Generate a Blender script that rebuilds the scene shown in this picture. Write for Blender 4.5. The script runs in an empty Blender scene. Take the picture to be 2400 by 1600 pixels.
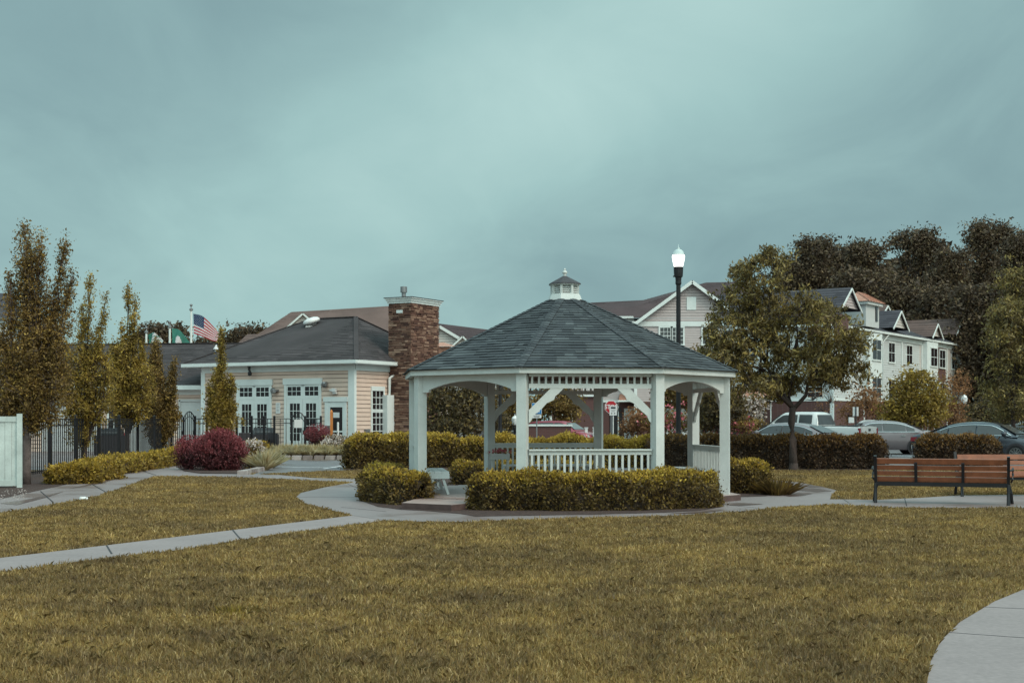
import bpy, bmesh, math, random
import numpy as np
from mathutils import Vector, Matrix
from mathutils.geometry import tessellate_polygon
random.seed(7); RNG = np.random.default_rng(7)
S = bpy.context.scene; C = S.collection
F = 3150.0; CX = 1200.0; HZ = 980.0; EYE = 1.65
def P(px, py, z=0.0):                 # ground point (or point on the level z) seen at that place of the photo
    Y = F*(EYE-z)/(py-HZ); return ((px-CX)/F*Y, Y)
def XD(px, Y): return (px-CX)/F*Y
def ZD(py, Y): return EYE-(py-HZ)/F*Y
# ------------------------------------------------------------------ materials
def nt(name):
    m = bpy.data.materials.new(name); m.use_nodes = True
    t = m.node_tree; b = t.nodes['Principled BSDF']; return m, t, b
def N(t, kind, **kw):
    n = t.nodes.new(kind)
    for k, v in kw.items():
        if k in n.inputs: n.inputs[k].default_value = v
        else: setattr(n, k, v)
    return n
def ramp(t, stops):
    r = t.nodes.new('ShaderNodeValToRGB'); e = r.color_ramp.elements
    while len(e) < len(stops): e.new(.5)
    for i, (p, c) in enumerate(stops):
        e[i].position = p; e[i].color = (*c, 1)
    return r
def mixc(t, fac, a, b, mode='MIX'):
    m = t.nodes.new('ShaderNodeMix'); m.data_type = 'RGBA'; m.blend_type = mode
    for sock, v in ((m.inputs[0], fac), (m.inputs[6], a), (m.inputs[7], b)):
        if hasattr(v, 'default_value') or hasattr(v, 'is_linked'): t.links.new(v, sock)
        elif isinstance(v, tuple): sock.default_value = (*v, 1)
        else: sock.default_value = v
    return m.outputs[2]
def simple(name, col, rough=.6, metal=0, var=.12, scale=3.0, bump=0, bscale=40, spec=.4, fine=.0):
    m, t, b = nt(name); b.inputs['Roughness'].default_value = rough; b.inputs['Metallic'].default_value = metal
    b.inputs['Specular IOR Level'].default_value = spec
    tc = N(t, 'ShaderNodeTexCoord'); n = N(t, 'ShaderNodeTexNoise', Scale=scale, Detail=6, Roughness=.65)
    t.links.new(tc.outputs['Object'], n.inputs['Vector'])
    d = tuple(c*(1-var) for c in col); h = tuple(min(1, c*(1+var)) for c in col)
    r = ramp(t, [(.3, d), (.7, h)]); t.links.new(n.outputs['Fac'], r.inputs[0]); out = r.outputs[0]
    if fine:
        n3 = N(t, 'ShaderNodeTexNoise', Scale=scale*25, Detail=3); t.links.new(tc.outputs['Object'], n3.inputs['Vector'])
        r3 = ramp(t, [(.3, (1-fine,)*3), (.7, (1+fine,)*3)]); t.links.new(n3.outputs['Fac'], r3.inputs[0])
        out = mixc(t, 1.0, out, r3.outputs[0], 'MULTIPLY')
    t.links.new(out, b.inputs['Base Color'])
    if bump:
        n2 = N(t, 'ShaderNodeTexNoise', Scale=bscale, Detail=4); t.links.new(tc.outputs['Object'], n2.inputs['Vector'])
        bp = N(t, 'ShaderNodeBump', Strength=bump, Distance=.02); t.links.new(n2.outputs['Fac'], bp.inputs['Height'])
        t.links.new(bp.outputs[0], b.inputs['Normal'])
    return m
def island(name, cols, rough=.7, patch=.5, pscale=1.5, trans=0, spec=.3, patchcol=None):
    # colour differs from piece to piece (shingle, stone, leaf, blade) and drifts in patches
    m, t, b = nt(name); b.inputs['Roughness'].default_value = rough; b.inputs['Specular IOR Level'].default_value = spec
    g = N(t, 'ShaderNodeNewGeometry'); k = len(cols)
    r = ramp(t, [(i/(k-1) if k > 1 else 0, c) for i, c in enumerate(cols)])
    t.links.new(g.outputs['Random Per Island'], r.inputs[0]); out = r.outputs[0]
    if patch:
        tc = N(t, 'ShaderNodeTexCoord'); n = N(t, 'ShaderNodeTexNoise', Scale=pscale, Detail=5, Roughness=.6)
        t.links.new(tc.outputs['Object'], n.inputs['Vector'])
        pc = patchcol or ((1-patch,)*3, (1+patch*.5,)*3)
        r2 = ramp(t, [(.32, pc[0]), (.68, pc[1])]); t.links.new(n.outputs['Fac'], r2.inputs[0])
        out = mixc(t, 1.0, out, r2.outputs[0], 'MULTIPLY')
    t.links.new(out, b.inputs['Base Color'])
    if trans:
        tr = N(t, 'ShaderNodeBsdfTranslucent'); t.links.new(out, tr.inputs['Color'])
        mx = N(t, 'ShaderNodeMixShader'); mx.inputs[0].default_value = trans
        t.links.new(b.outputs[0], mx.inputs[1]); t.links.new(tr.outputs[0], mx.inputs[2])
        o = t.nodes['Material Output']; t.links.new(mx.outputs[0], o.inputs[0])
    return m
def brickmat(name, c1, c2, mortar, sc=1.0):
    m, t, b = nt(name); b.inputs['Roughness'].default_value = .85
    tc = N(t, 'ShaderNodeTexCoord'); sp = N(t, 'ShaderNodeSeparateXYZ'); t.links.new(tc.outputs['Object'], sp.inputs[0])
    ad = N(t, 'ShaderNodeMath', operation='ADD'); t.links.new(sp.outputs[0], ad.inputs[0]); t.links.new(sp.outputs[1], ad.inputs[1])
    cb = N(t, 'ShaderNodeCombineXYZ'); t.links.new(ad.outputs[0], cb.inputs[0]); t.links.new(sp.outputs[2], cb.inputs[1])
    br = N(t, 'ShaderNodeTexBrick'); t.links.new(cb.outputs[0], br.inputs['Vector'])
    br.inputs['Color1'].default_value = (*c1, 1); br.inputs['Color2'].default_value = (*c2, 1); br.inputs['Mortar'].default_value = (*mortar, 1)
    br.inputs['Scale'].default_value = 1; br.inputs['Brick Width'].default_value = .22*sc; br.inputs['Row Height'].default_value = .075*sc
    br.inputs['Mortar Size'].default_value = .008*sc
    t.links.new(br.outputs['Color'], b.inputs['Base Color']); return m
def concrete_mat(name, col, wet=.5):
    m, t, b = nt(name); tc = N(t, 'ShaderNodeTexCoord')
    n = N(t, 'ShaderNodeTexNoise', Scale=.45, Detail=7, Roughness=.6); t.links.new(tc.outputs['Object'], n.inputs['Vector'])
    r = ramp(t, [(.385, tuple(c*.55*k for c, k in zip(col, (1.15, .98, .9)))), (.47, tuple(c*.92 for c in col)), (.75, tuple(c*1.1 for c in col))])
    t.links.new(n.outputs['Fac'], r.inputs[0])
    n2 = N(t, 'ShaderNodeTexNoise', Scale=30, Detail=4); t.links.new(tc.outputs['Object'], n2.inputs['Vector'])
    r2 = ramp(t, [(.3, (.88,)*3), (.7, (1.06,)*3)]); t.links.new(n2.outputs['Fac'], r2.inputs[0])
    t.links.new(mixc(t, 1.0, r.outputs[0], r2.outputs[0], 'MULTIPLY'), b.inputs['Base Color'])
    rr = N(t, 'ShaderNodeMapRange'); rr.inputs['From Min'].default_value = .36; rr.inputs['From Max'].default_value = .48
    rr.inputs['To Min'].default_value = wet*.5; rr.inputs['To Max'].default_value = .5
    t.links.new(n.outputs['Fac'], rr.inputs['Value']); t.links.new(rr.outputs[0], b.inputs['Roughness'])
    bp = N(t, 'ShaderNodeBump', Strength=.12, Distance=.01); t.links.new(n2.outputs['Fac'], bp.inputs['Height']); t.links.new(bp.outputs[0], b.inputs['Normal'])
    return m
M = {}
M['white'] = simple('white_paint', (.57, .595, .585), .5, var=.09, scale=2.2, fine=.06)
M['trim'] = simple('white_trim', (.68, .71, .70), .5, var=.07, scale=1.2, fine=.04)
M['vinyl'] = simple('stained_white_vinyl', (.5, .56, .54), .5, var=.25, scale=1.6, fine=.06)
M['black'] = simple('black_metal', (.012, .011, .014), .38, var=.3)
M['dark'] = simple('dark_grey', (.035, .03, .035), .6)
M['grey'] = simple('grey_metal', (.25, .25, .26), .4, metal=.6)
M['glass'] = simple('dark_window_glass', (.022, .016, .018), .12, spec=.35)
M['lglass'] = simple('reflecting_window_glass', (.06, .062, .065), .12, spec=.5)
M['plywood'] = simple('warm_ceiling_boards', (.58, .44, .42), .7, var=.1)  # warm tone put in for the brownish shade inside the gazebo
M['screen'] = simple('window_screen', (.05, .05, .055), .6)
M['shingle_g'] = island('gazebo_shingles', [(.036, .041, .048), (.055, .062, .07), (.044, .05, .058), (.085, .096, .104), (.05, .056, .064)], .85, .25, 1.2)
M['shingle_c'] = island('charcoal_shingles', [(.04, .033, .036), (.058, .048, .051), (.048, .04, .043), (.08, .066, .07)], .9, .25, .6)
M['shingle_b'] = island('brown_shingles', [(.1, .066, .06), (.14, .09, .08), (.115, .075, .068)], .9, .2, .4)
M['shingle_s'] = island('slate_grey_shingles', [(.045, .042, .052), (.07, .066, .078)], .9, .2, .4)
M['shingle_d'] = island('dark_brown_shingles', [(.055, .038, .042), (.08, .052, .055)], .9, .2, .4)
M['copper'] = simple('copper_red_metal', (.42, .2, .14), .5, var=.2)
M['peach'] = simple('peach_siding', (.64, .475, .395), .6, var=.08, scale=1.5, fine=.04)
M['pinkgrey'] = simple('pale_pink_grey_siding', (.46, .39, .385), .6, var=.05)
M['cream'] = simple('cream_siding', (.54, .49, .46), .6, var=.05)
M['whitesid'] = simple('white_siding', (.52, .53, .53), .6, var=.06)
M['brick'] = brickmat('red_brick', (.11, .04, .036), (.085, .034, .032), (.12, .08, .075))
M['stone'] = island('ledge_stone', [(.11, .05, .036), (.22, .115, .08), (.075, .036, .03), (.15, .07, .05), (.36, .22, .16), (.13, .06, .044)], .85, .3, 2.5)
M['kerb'] = island('pale_kerb_stone', [(.3, .25, .24), (.42, .37, .36), (.24, .19, .18)], .85, .3, 4)
M['wood'] = simple('orange_brown_slats', (.235, .078, .038), .4, var=.25, scale=6, fine=.15)
M['post_wood'] = simple('orange_wood_post', (.5, .17, .04), .6, var=.15)
M['bark'] = simple('bark', (.055, .038, .034), .9, var=.35, scale=12, bump=.5)
M['bark_l'] = simple('grey_bark', (.13, .1, .095), .9, var=.35, scale=10, bump=.5)
M['mulch'] = simple('dark_mulch', (.055, .03, .026), .95, var=.6, scale=18, bump=.8, bscale=60, fine=.4)
M['asphalt'] = concrete_mat('wet_asphalt', (.15, .14, .15), .35)
M['concrete'] = concrete_mat('damp_concrete', (.24, .19, .19), .8)
M['concrete_n'] = simple('dry_concrete', (.245, .2, .2), .75, var=.1, scale=.9, bump=.15, fine=.1)
M['slab'] = concrete_mat('wet_slab_concrete', (.38, .28, .26), .5)
M['cuproof'] = simple('dark_cupola_roof', (.05, .048, .055), .8, var=.25, scale=14)
M['stain'] = simple('brown_wet_stain', (.12, .078, .072), .3, var=.3, scale=4, fine=.2)
M['riser'] = simple('dark_stained_riser', (.1, .06, .055), .8, var=.3, scale=3, bump=.3)
M['line'] = simple('worn_white_line', (.6, .58, .6), .6, var=.2, scale=8)
M['leaf_yel'] = island('yellow_green_leaves', [(.25, .155, .036), (.38, .25, .045), (.14, .09, .034), (.52, .35, .06)], .6, .6, 2.4, .3)
M['leaf_gold'] = island('golden_hornbeam_leaves', [(.28, .18, .045), (.42, .28, .055), (.16, .105, .04), (.6, .42, .08)], .6, .65, 1.6, .35)
M['leaf_hedge'] = island('boxwood_leaves', [(.14, .09, .036), (.22, .14, .04), (.075, .052, .03), (.32, .21, .05)], .6, .6, 4.0, .25)
M['leaf_new'] = island('lit_new_growth_leaves', [(.52, .34, .055), (.4, .26, .05), (.66, .45, .07)], .55, .3, 3.0, .3)  # young yellow leaves, brightened for the light on hedge tops
M['leaf_newlit_d'] = island('brownish_lit_growth_leaves', [(.24, .125, .04), (.18, .095, .035), (.34, .18, .05)], .55, .3, 3.0, .3)
M['leaf_dhedge'] = island('dark_hedge_leaves', [(.08, .05, .036), (.12, .07, .04), (.055, .038, .032), (.17, .1, .046)], .6, .5, 2.0, .2)
M['leaf_olive'] = island('olive_leaves', [(.19, .118, .042), (.29, .178, .05), (.1, .064, .036), (.46, .29, .065)], .6, .65, 1.4, .25)
M['leaf_tree'] = island('drooping_green_leaves', [(.17, .125, .055), (.29, .21, .066), (.085, .064, .042), (.52, .39, .12)], .5, .7, 1.5, .25)
M['leaf_dark'] = island('forest_leaves', [(.1, .07, .05), (.145, .1, .06), (.072, .052, .043), (.21, .15, .075)], .65, .5, .2, .2)
M['leaf_deep'] = island('dark_evergreen_leaves', [(.085, .062, .035), (.13, .09, .042), (.06, .046, .03), (.3, .2, .06)], .6, .4, 1, .2)
M['leaf_red'] = island('barberry_leaves', [(.15, .035, .042), (.09, .03, .036), (.22, .055, .06), (.06, .03, .032)], .6, .5, 2.5, .2)
M['leaf_redlit'] = island('barberry_lit_shoots', [(.24, .05, .062), (.34, .085, .095), (.17, .04, .048)], .6, .5, 2.5, .2)  # brighter red for the lit top of the barberry
M['leaf_rust'] = island('rusty_sparse_leaves', [(.27, .12, .06), (.38, .19, .08), (.18, .09, .05)], .65, .4, 1, .3)
M['flower_w'] = island('white_blossom', [(.62, .55, .5), (.5, .4, .38)], .6, .1, 3)
M['flower_p'] = island('pink_blossom', [(.5, .1, .13), (.6, .2, .22)], .6, .1, 3)
M['straw'] = island('straw_grass_blades', [(.85, .7, .42), (.7, .54, .28), (.95, .82, .58), (.5, .37, .17)], .7, .25, 3, .5)
M['core'] = simple('dark_hedge_core', (.04, .027, .02), .95, var=.5, scale=14)  # dark filler that paints the shade in hedge hollows
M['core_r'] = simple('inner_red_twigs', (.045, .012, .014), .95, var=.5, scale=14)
M['roofmetal'] = simple('roof_vent_white', (.65, .64, .64), .4)
# grass: blades and soil share the drift between straw, olive and brown
def grass_mat(name, cols, trans):
    m, t, b = nt(name); b.inputs['Roughness'].default_value = .75; b.inputs['Specular IOR Level'].default_value = .2
    g = N(t, 'ShaderNodeNewGeometry'); r = ramp(t, [(i/(len(cols)-1), c) for i, c in enumerate(cols)])
    t.links.new(g.outputs['Random Per Island'], r.inputs[0]); tc = N(t, 'ShaderNodeTexCoord'); out = r.outputs[0]
    for sc, lo, hi, a, c in ((.35, (.78, .76, .82), (1.1, 1.06, .98), .4, .6), (1.6, (.74, .71, .74), (1.14, 1.12, 1.04), .36, .62), (7, (.68, .66, .7), (1.22, 1.22, 1.16), .36, .64)):
        n = N(t, 'ShaderNodeTexNoise', Scale=sc, Detail=4, Roughness=.6); t.links.new(tc.outputs['Object'], n.inputs['Vector'])
        r2 = ramp(t, [(a, lo), (c, hi)]); t.links.new(n.outputs['Fac'], r2.inputs[0]); out = mixc(t, 1.0, out, r2.outputs[0], 'MULTIPLY')
    t.links.new(out, b.inputs['Base Color'])
    if trans:
        tr = N(t, 'ShaderNodeBsdfTranslucent'); t.links.new(out, tr.inputs['Color']); mx = N(t, 'ShaderNodeMixShader'); mx.inputs[0].default_value = trans
        t.links.new(b.outputs[0], mx.inputs[1]); t.links.new(tr.outputs[0], mx.inputs[2]); t.links.new(mx.outputs[0], t.nodes['Material Output'].inputs[0])
    return m
M['blade'] = grass_mat('grass_blades', [(.21, .14, .056), (.33, .228, .09), (.45, .335, .155), (.26, .182, .066), (.6, .465, .26)], .35)
M['soil'] = grass_mat('grass_ground', [(.15, .092, .038), (.15, .092, .038)], 0)
def paint(name, col, metal=.5, rough=.25):
    m = simple(name, col, rough, metal=metal, var=.03); m.node_tree.nodes['Principled BSDF'].inputs['Coat Weight'].default_value = .6; return m
M['p_silver'] = paint('silver_car_paint', (.2, .19, .2), .3); M['p_white'] = paint('white_car_paint', (.55, .55, .55), 0)
M['p_dark'] = paint('dark_blue_grey_car_paint', (.05, .055, .07)); M['p_red'] = paint('red_car_paint', (.26, .03, .05), .2)
M['p_tan'] = paint('warm_grey_car_paint', (.2, .165, .175), .3); M['rubber'] = simple('tyre_rubber', (.015, .014, .015), .8)
M['chrome'] = simple('bright_metal', (.6, .6, .6), .2, metal=1); M['tail'] = simple('red_lens', (.22, .02, .03), .25); M['lens'] = simple('clear_lens', (.5, .5, .5), .1)
M['amber'] = simple('amber_lens', (.6, .2, .03), .2)
def emit(name, col, s):
    m, t, b = nt(name); b.inputs['Base Color'].default_value = (*col, 1); b.inputs['Emission Color'].default_value = (*col, 1); b.inputs['Emission Strength'].default_value = s; return m
M['lampglow'] = emit('lit_lamp_globe', (1, .99, .95), 1.6)
M['lampcap'] = emit('frosted_lamp_cap', (.42, .5, .5), .12)
M['sign_red'] = simple('stop_sign_red', (.42, .02, .03), .4, var=.03); M['sign_white'] = simple('sign_white', (.68, .67, .67), .5, var=.03)
M['sign_blue'] = simple('sign_blue', (.02, .17, .42), .4, var=.03); M['ink'] = simple('sign_ink', (.03, .03, .04), .6)
M['flag_red'] = simple('flag_red', (.42, .04, .06), .8); M['flag_white'] = simple('flag_white', (.62, .58, .6), .8)
M['flag_blue'] = simple('flag_blue', (.02, .045, .11), .8); M['flag_green'] = simple('flag_green', (.05, .2, .16), .8)
# ------------------------------------------------------------------ mesh helpers
class MB:
    def __init__(s): s.v = []; s.f = []; s.m = []; s.mi = 0; s.T = None
    def add(s, vs, fs):
        o = len(s.v)
        if s.T is not None: vs = [tuple(s.T @ Vector(v)) for v in vs]
        s.v += [tuple(v) for v in vs]; s.f += [tuple(i+o for i in f) for f in fs]; s.m += [s.mi]*len(fs); return s
    def box(s, c, d, rz=0, M4=None):
        x, y, z = (q/2 for q in d); vs = [Vector((a*x, b*y, e*z)) for e in (-1, 1) for b in (-1, 1) for a in (-1, 1)]
        R = M4 if M4 is not None else Matrix.Rotation(rz, 3, 'Z')
        return s.add([R@v+Vector(c) for v in vs], [(0, 2, 3, 1), (4, 5, 7, 6), (0, 1, 5, 4), (2, 6, 7, 3), (0, 4, 6, 2), (1, 3, 7, 5)])
    def beam(s, a, b, w, h, up=(0, 0, 1)):      # bar from a to b, w across, h along up
        a = Vector(a); b = Vector(b); d = (b-a); L = d.length; d.normalize(); u = Vector(up)
        sx = d.cross(u)
        if sx.length < 1e-4: sx = d.cross(Vector((0, 1, 0)))
        sx.normalize(); uz = sx.cross(d)
        return s.box((a+b)/2, (L, w, h), M4=Matrix((d, sx, uz)).transposed())
    def prism(s, poly, z0, z1):
        n = len(poly); vs = [(x, y, z0) for x, y in poly]+[(x, y, z1) for x, y in poly]
        tr = [tuple(t) for t in tessellate_polygon([[Vector((x, y, 0)) for x, y in poly]])]
        fs = []
        for t in tr:
            a, b, c = (Vector((*poly[i], 0)) for i in t)
            if (b-a).cross(c-a).z < 0: t = t[::-1]
            fs.append(tuple(i+n for i in t)); fs.append(t[::-1])
        area = sum(poly[i][0]*poly[(i+1) % n][1]-poly[(i+1) % n][0]*poly[i][1] for i in range(n))
        for i in range(n):
            j = (i+1) % n; q = (i, j, j+n, i+n); fs.append(q if area > 0 else q[::-1])
        return s.add(vs, fs)
    def plate(s, poly3, th, nrm):     # planar polygon (3D) with thickness along nrm
        n = len(poly3); nv = Vector(nrm).normalized()*th; p = [Vector(q) for q in poly3]
        tr = tessellate_polygon([p]); fs = [tuple(t) for t in tr]+[tuple(i+n for i in t[::-1]) for t in tr]+[(i, (i+1) % n, (i+1) % n+n, i+n) for i in range(n)]
        return s.add(p+[q+nv for q in p], fs)
    def tube(s, pts, rad, n=6, cap=True):
        pts = [Vector(p) for p in pts]; vs = []
        for i, p in enumerate(pts):
            d = (pts[min(i+1, len(pts)-1)]-pts[max(i-1, 0)]).normalized(); a = d.cross(Vector((0, 0, 1)))
            if a.length < .05: a = d.cross(Vector((0, 1, 0)))
            a.normalize(); b = a.cross(d); r = rad[i] if hasattr(rad, '__len__') else rad
            vs += [p+a*r*math.cos(2*math.pi*k/n)+b*r*math.sin(2*math.pi*k/n) for k in range(n)]
        fs = [(i*n+k, i*n+(k+1) % n, (i+1)*n+(k+1) % n, (i+1)*n+k) for i in range(len(pts)-1) for k in range(n)]
        if cap: fs += [tuple(range(n))[::-1], tuple(range(len(vs)-n, len(vs)))]
        return s.add(vs, fs)
    def lathe(s, prof, c=(0, 0, 0), n=16, rot=0, axis='Z'):
        vs = []
        for r, z in prof:
            for k in range(n):
                a = rot+2*math.pi*k/n
                p = (r*math.cos(a), r*math.sin(a), z) if axis == 'Z' else ((r*math.cos(a), z, r*math.sin(a)) if axis == 'Y' else (z, r*math.cos(a), r*math.sin(a)))
                vs.append((p[0]+c[0], p[1]+c[1], p[2]+c[2]))
        m = len(prof); fs = [(i*n+k, i*n+(k+1) % n, (i+1)*n+(k+1) % n, (i+1)*n+k) for i in range(m-1) for k in range(n)]
        fs += [tuple(range(n))[::-1], tuple(range(len(vs)-n, len(vs)))]
        return s.add(vs, fs)
    def build(s, name, mat, parent=None, loc=(0, 0, 0), smooth=False, rz=0):
        me = bpy.data.meshes.new(name); me.from_pydata([tuple(v) for v in s.v], [], s.f)
        mats = mat if isinstance(mat, list) else [mat]
        for q in mats: me.materials.append(M[q] if isinstance(q, str) else q)
        if len(mats) > 1: me.polygons.foreach_set('material_index', s.m)
        bm = bmesh.new(); bm.from_mesh(me); bmesh.ops.recalc_face_normals(bm, faces=bm.faces); bm.to_mesh(me); bm.free()
        if smooth: me.polygons.foreach_set('use_smooth', [True]*len(me.polygons))
        o = bpy.data.objects.new(name, me); C.objects.link(o); o.location = loc; o.rotation_euler = (0, 0, rz)
        if parent: o.parent = parent
        return o
def npmesh(name, V, k, mat, parent=None, loc=(0, 0, 0), normals=None):     # V: (n*k,3) separate k-gons
    V = np.asarray(V, dtype=np.float32).reshape(-1, 3); n = len(V)//k; me = bpy.data.meshes.new(name)
    me.vertices.add(len(V)); me.vertices.foreach_set('co', V.ravel()); me.loops.add(n*k); me.loops.foreach_set('vertex_index', np.arange(n*k, dtype=np.int32))
    me.polygons.add(n); me.polygons.foreach_set('loop_start', np.arange(0, n*k, k, dtype=np.int32)); me.polygons.foreach_set('loop_total', np.full(n, k, dtype=np.int32))
    me.update(calc_edges=True); me.materials.append(M[mat] if isinstance(mat, str) else mat)
    o = bpy.data.objects.new(name, me); C.objects.link(o); o.location = loc
    if parent: o.parent = parent
    return o
def tag(o, label=None, cat=None, group=None, kind=None):
    if label: o['label'] = label
    if cat: o['category'] = cat
    if group: o['group'] = group
    if kind: o['kind'] = kind
    return o
def thing(name, label, cat, loc=(0, 0, 0), rz=0, group=None):
    o = bpy.data.objects.new(name, None); C.objects.link(o); o.location = loc; o.rotation_euler = (0, 0, rz); o.empty_display_size = .2
    return tag(o, label, cat, group)
def text_mb(body, size, loc, rz, mat, parent, name='lettering', extrude=.004, sx=1.0):
    cu = bpy.data.curves.new(name, 'FONT'); cu.body = body; cu.size = size; cu.extrude = extrude; cu.align_x = 'CENTER'; cu.align_y = 'CENTER'; cu.offset = size*.02
    o = bpy.data.objects.new(name, cu); C.objects.link(o); dg = bpy.context.evaluated_depsgraph_get()
    me = bpy.data.meshes.new_from_object(o.evaluated_get(dg)); bpy.data.objects.remove(o)
    o = bpy.data.objects.new(name, me); C.objects.link(o); me.materials.clear(); me.materials.append(M[mat])
    o.location = loc; o.rotation_euler = (math.pi/2, 0, rz); o.scale = (sx, 1, 1); o.parent = parent; return o
# ------------------------------------------------------------------ leaves
def leaves(cen, size, rng=RNG, aspect=.5, up=0.0, nrm=None, droop=0.0, sv=.35):
    n = len(cen); d = rng.normal(size=(n, 3)); d[:, 2] += up; d[:, 2] -= droop
    if nrm is not None: d = d*.75+nrm*.9
    d /= np.linalg.norm(d, axis=1)[:, None]+1e-9
    q = rng.normal(size=(n, 3)); s = np.cross(d, q); s /= np.linalg.norm(s, axis=1)[:, None]+1e-9
    L = (size*(1+sv*rng.normal(size=n)))[:, None].clip(size*.4, size*2); W = L*aspect*.5
    bend = np.cross(s, d)*L*.12
    V = np.stack([cen-d*L*.5, cen-s*W+bend, cen+d*L*.5, cen+s*W+bend], axis=1)
    return V.reshape(-1, 3)
def lobe_centers(lobes, per, ncl, rcl, rng, shell=.55):
    # lobes: (x,y,z,rx,ry,rz[,weight]); leaf clusters in each, leaves round each cluster
    out = []; cl = []
    vol = np.array([(l[3]*l[4]*l[5])**(2/3.)*(l[6] if len(l) > 6 else 1) for l in lobes]); k = (vol/vol.sum()*ncl).astype(int).clip(3, None)
    for l, c in zip(lobes, k):
        d = rng.normal(size=(c, 3)); d /= np.linalg.norm(d, axis=1)[:, None]; r = rng.uniform(shell, 1.0, size=c)**.7*(1+.13*rng.normal(size=c))
        p = np.array(l[:3])+d*r[:, None]*np.array(l[3:6]); cl.append(p)
    cl = np.concatenate(cl); rc = rcl*rng.uniform(.5, 1.3, size=len(cl))
    q = np.repeat(cl, per, axis=0)+rng.normal(size=(len(cl)*per, 3)).clip(-1.5, 1.5)*np.repeat(rc, per)[:, None]*np.array([1, 1, .7])
    return q, cl
def limb(mb, a, b, r0, r1, wob=.06, n=5, seg=5):
    a = Vector(a); b = Vector(b); L = (b-a).length; pts = []
    for i in range(seg+1):
        t = i/seg; p = a.lerp(b, t)
        if 0 < i < seg: p += Vector((random.gauss(0, 1), random.gauss(0, 1), random.gauss(0, .4)))*L*wob*.5
        pts.append(p)
    mb.tube(pts, [r0+(r1-r0)*i/seg for i in range(seg+1)], n)
def tree(name, label, cat, X, Y, lobes, leafmat, leaf, ncl, per, rcl, fork=1.8, r=.09, bark='bark', group=None, seed=1, limbs=10, droop=0, aspect=.5, shell=.5, up=0.0, twig=.012, nofork=False, z0=0):
    # lobes in local metres round the trunk base
    rng = np.random.default_rng(seed); random.seed(seed)
    root = thing(name, label, cat, (X, Y, z0), group=group)
    q, cl = lobe_centers(lobes, per, ncl, rcl, rng, shell)
    npmesh('crown', leaves(q, leaf, rng, aspect, up, droop=droop), 4, leafmat, root)
    mb = MB(); top = max(l[2] for l in lobes)
    if not nofork:
        limb(mb, (0, 0, -.05), (random.uniform(-.05, .05), 0, fork), r*1.15, r*.85, .02, 8, 4)
        mb.lathe([(r*1.7, -.05), (r*1.25, .08), (r*1.1, .25)], n=8)
    srt = sorted(lobes, key=lambda l: l[0]); main = [srt[int((k+.5)*len(srt)/4)] for k in range(4)] if len(srt) > 5 else srt
    for l in main: limb(mb, (0, 0, fork-.05), (l[0]*.9, l[1], l[2]+l[5]*.3), r*.62, r*.15, .06)
    for l in lobes:
        if l not in main:
            q_ = min(main, key=lambda e: abs(e[0]-l[0])+abs(e[2]-l[2])*.3); b0 = Vector((0, 0, fork-.05)).lerp(Vector((q_[0]*.9, q_[1], q_[2]+q_[5]*.3)), .45 if l[2] < q_[2] else .7)
            limb(mb, tuple(b0), (l[0], l[1], l[2]), r*.32, r*.1, .08)
    idx = rng.permutation(len(cl))[:limbs*8]
    for i in idx:
        p = cl[i]; l = min(lobes, key=lambda e: (e[0]-p[0])**2+(e[1]-p[1])**2+(e[2]-p[2])**2); c = Vector((l[0], l[1], l[2]-l[5]*.45))
        limb(mb, c, tuple(p), twig*1.6, twig*.5, .05, 4, 3)
    mb.build('trunk', bark, root, smooth=True)
    return root
def pxl(px, py, rx, ry, X, Y, dy=0, depth=1.0, w=1.0):     # a lobe from its place in the photo, local to trunk base (X,Y)
    return (XD(px, Y)-X, dy, ZD(py, Y), rx*Y/F, rx*Y/F*depth, ry*Y/F, w)
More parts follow.
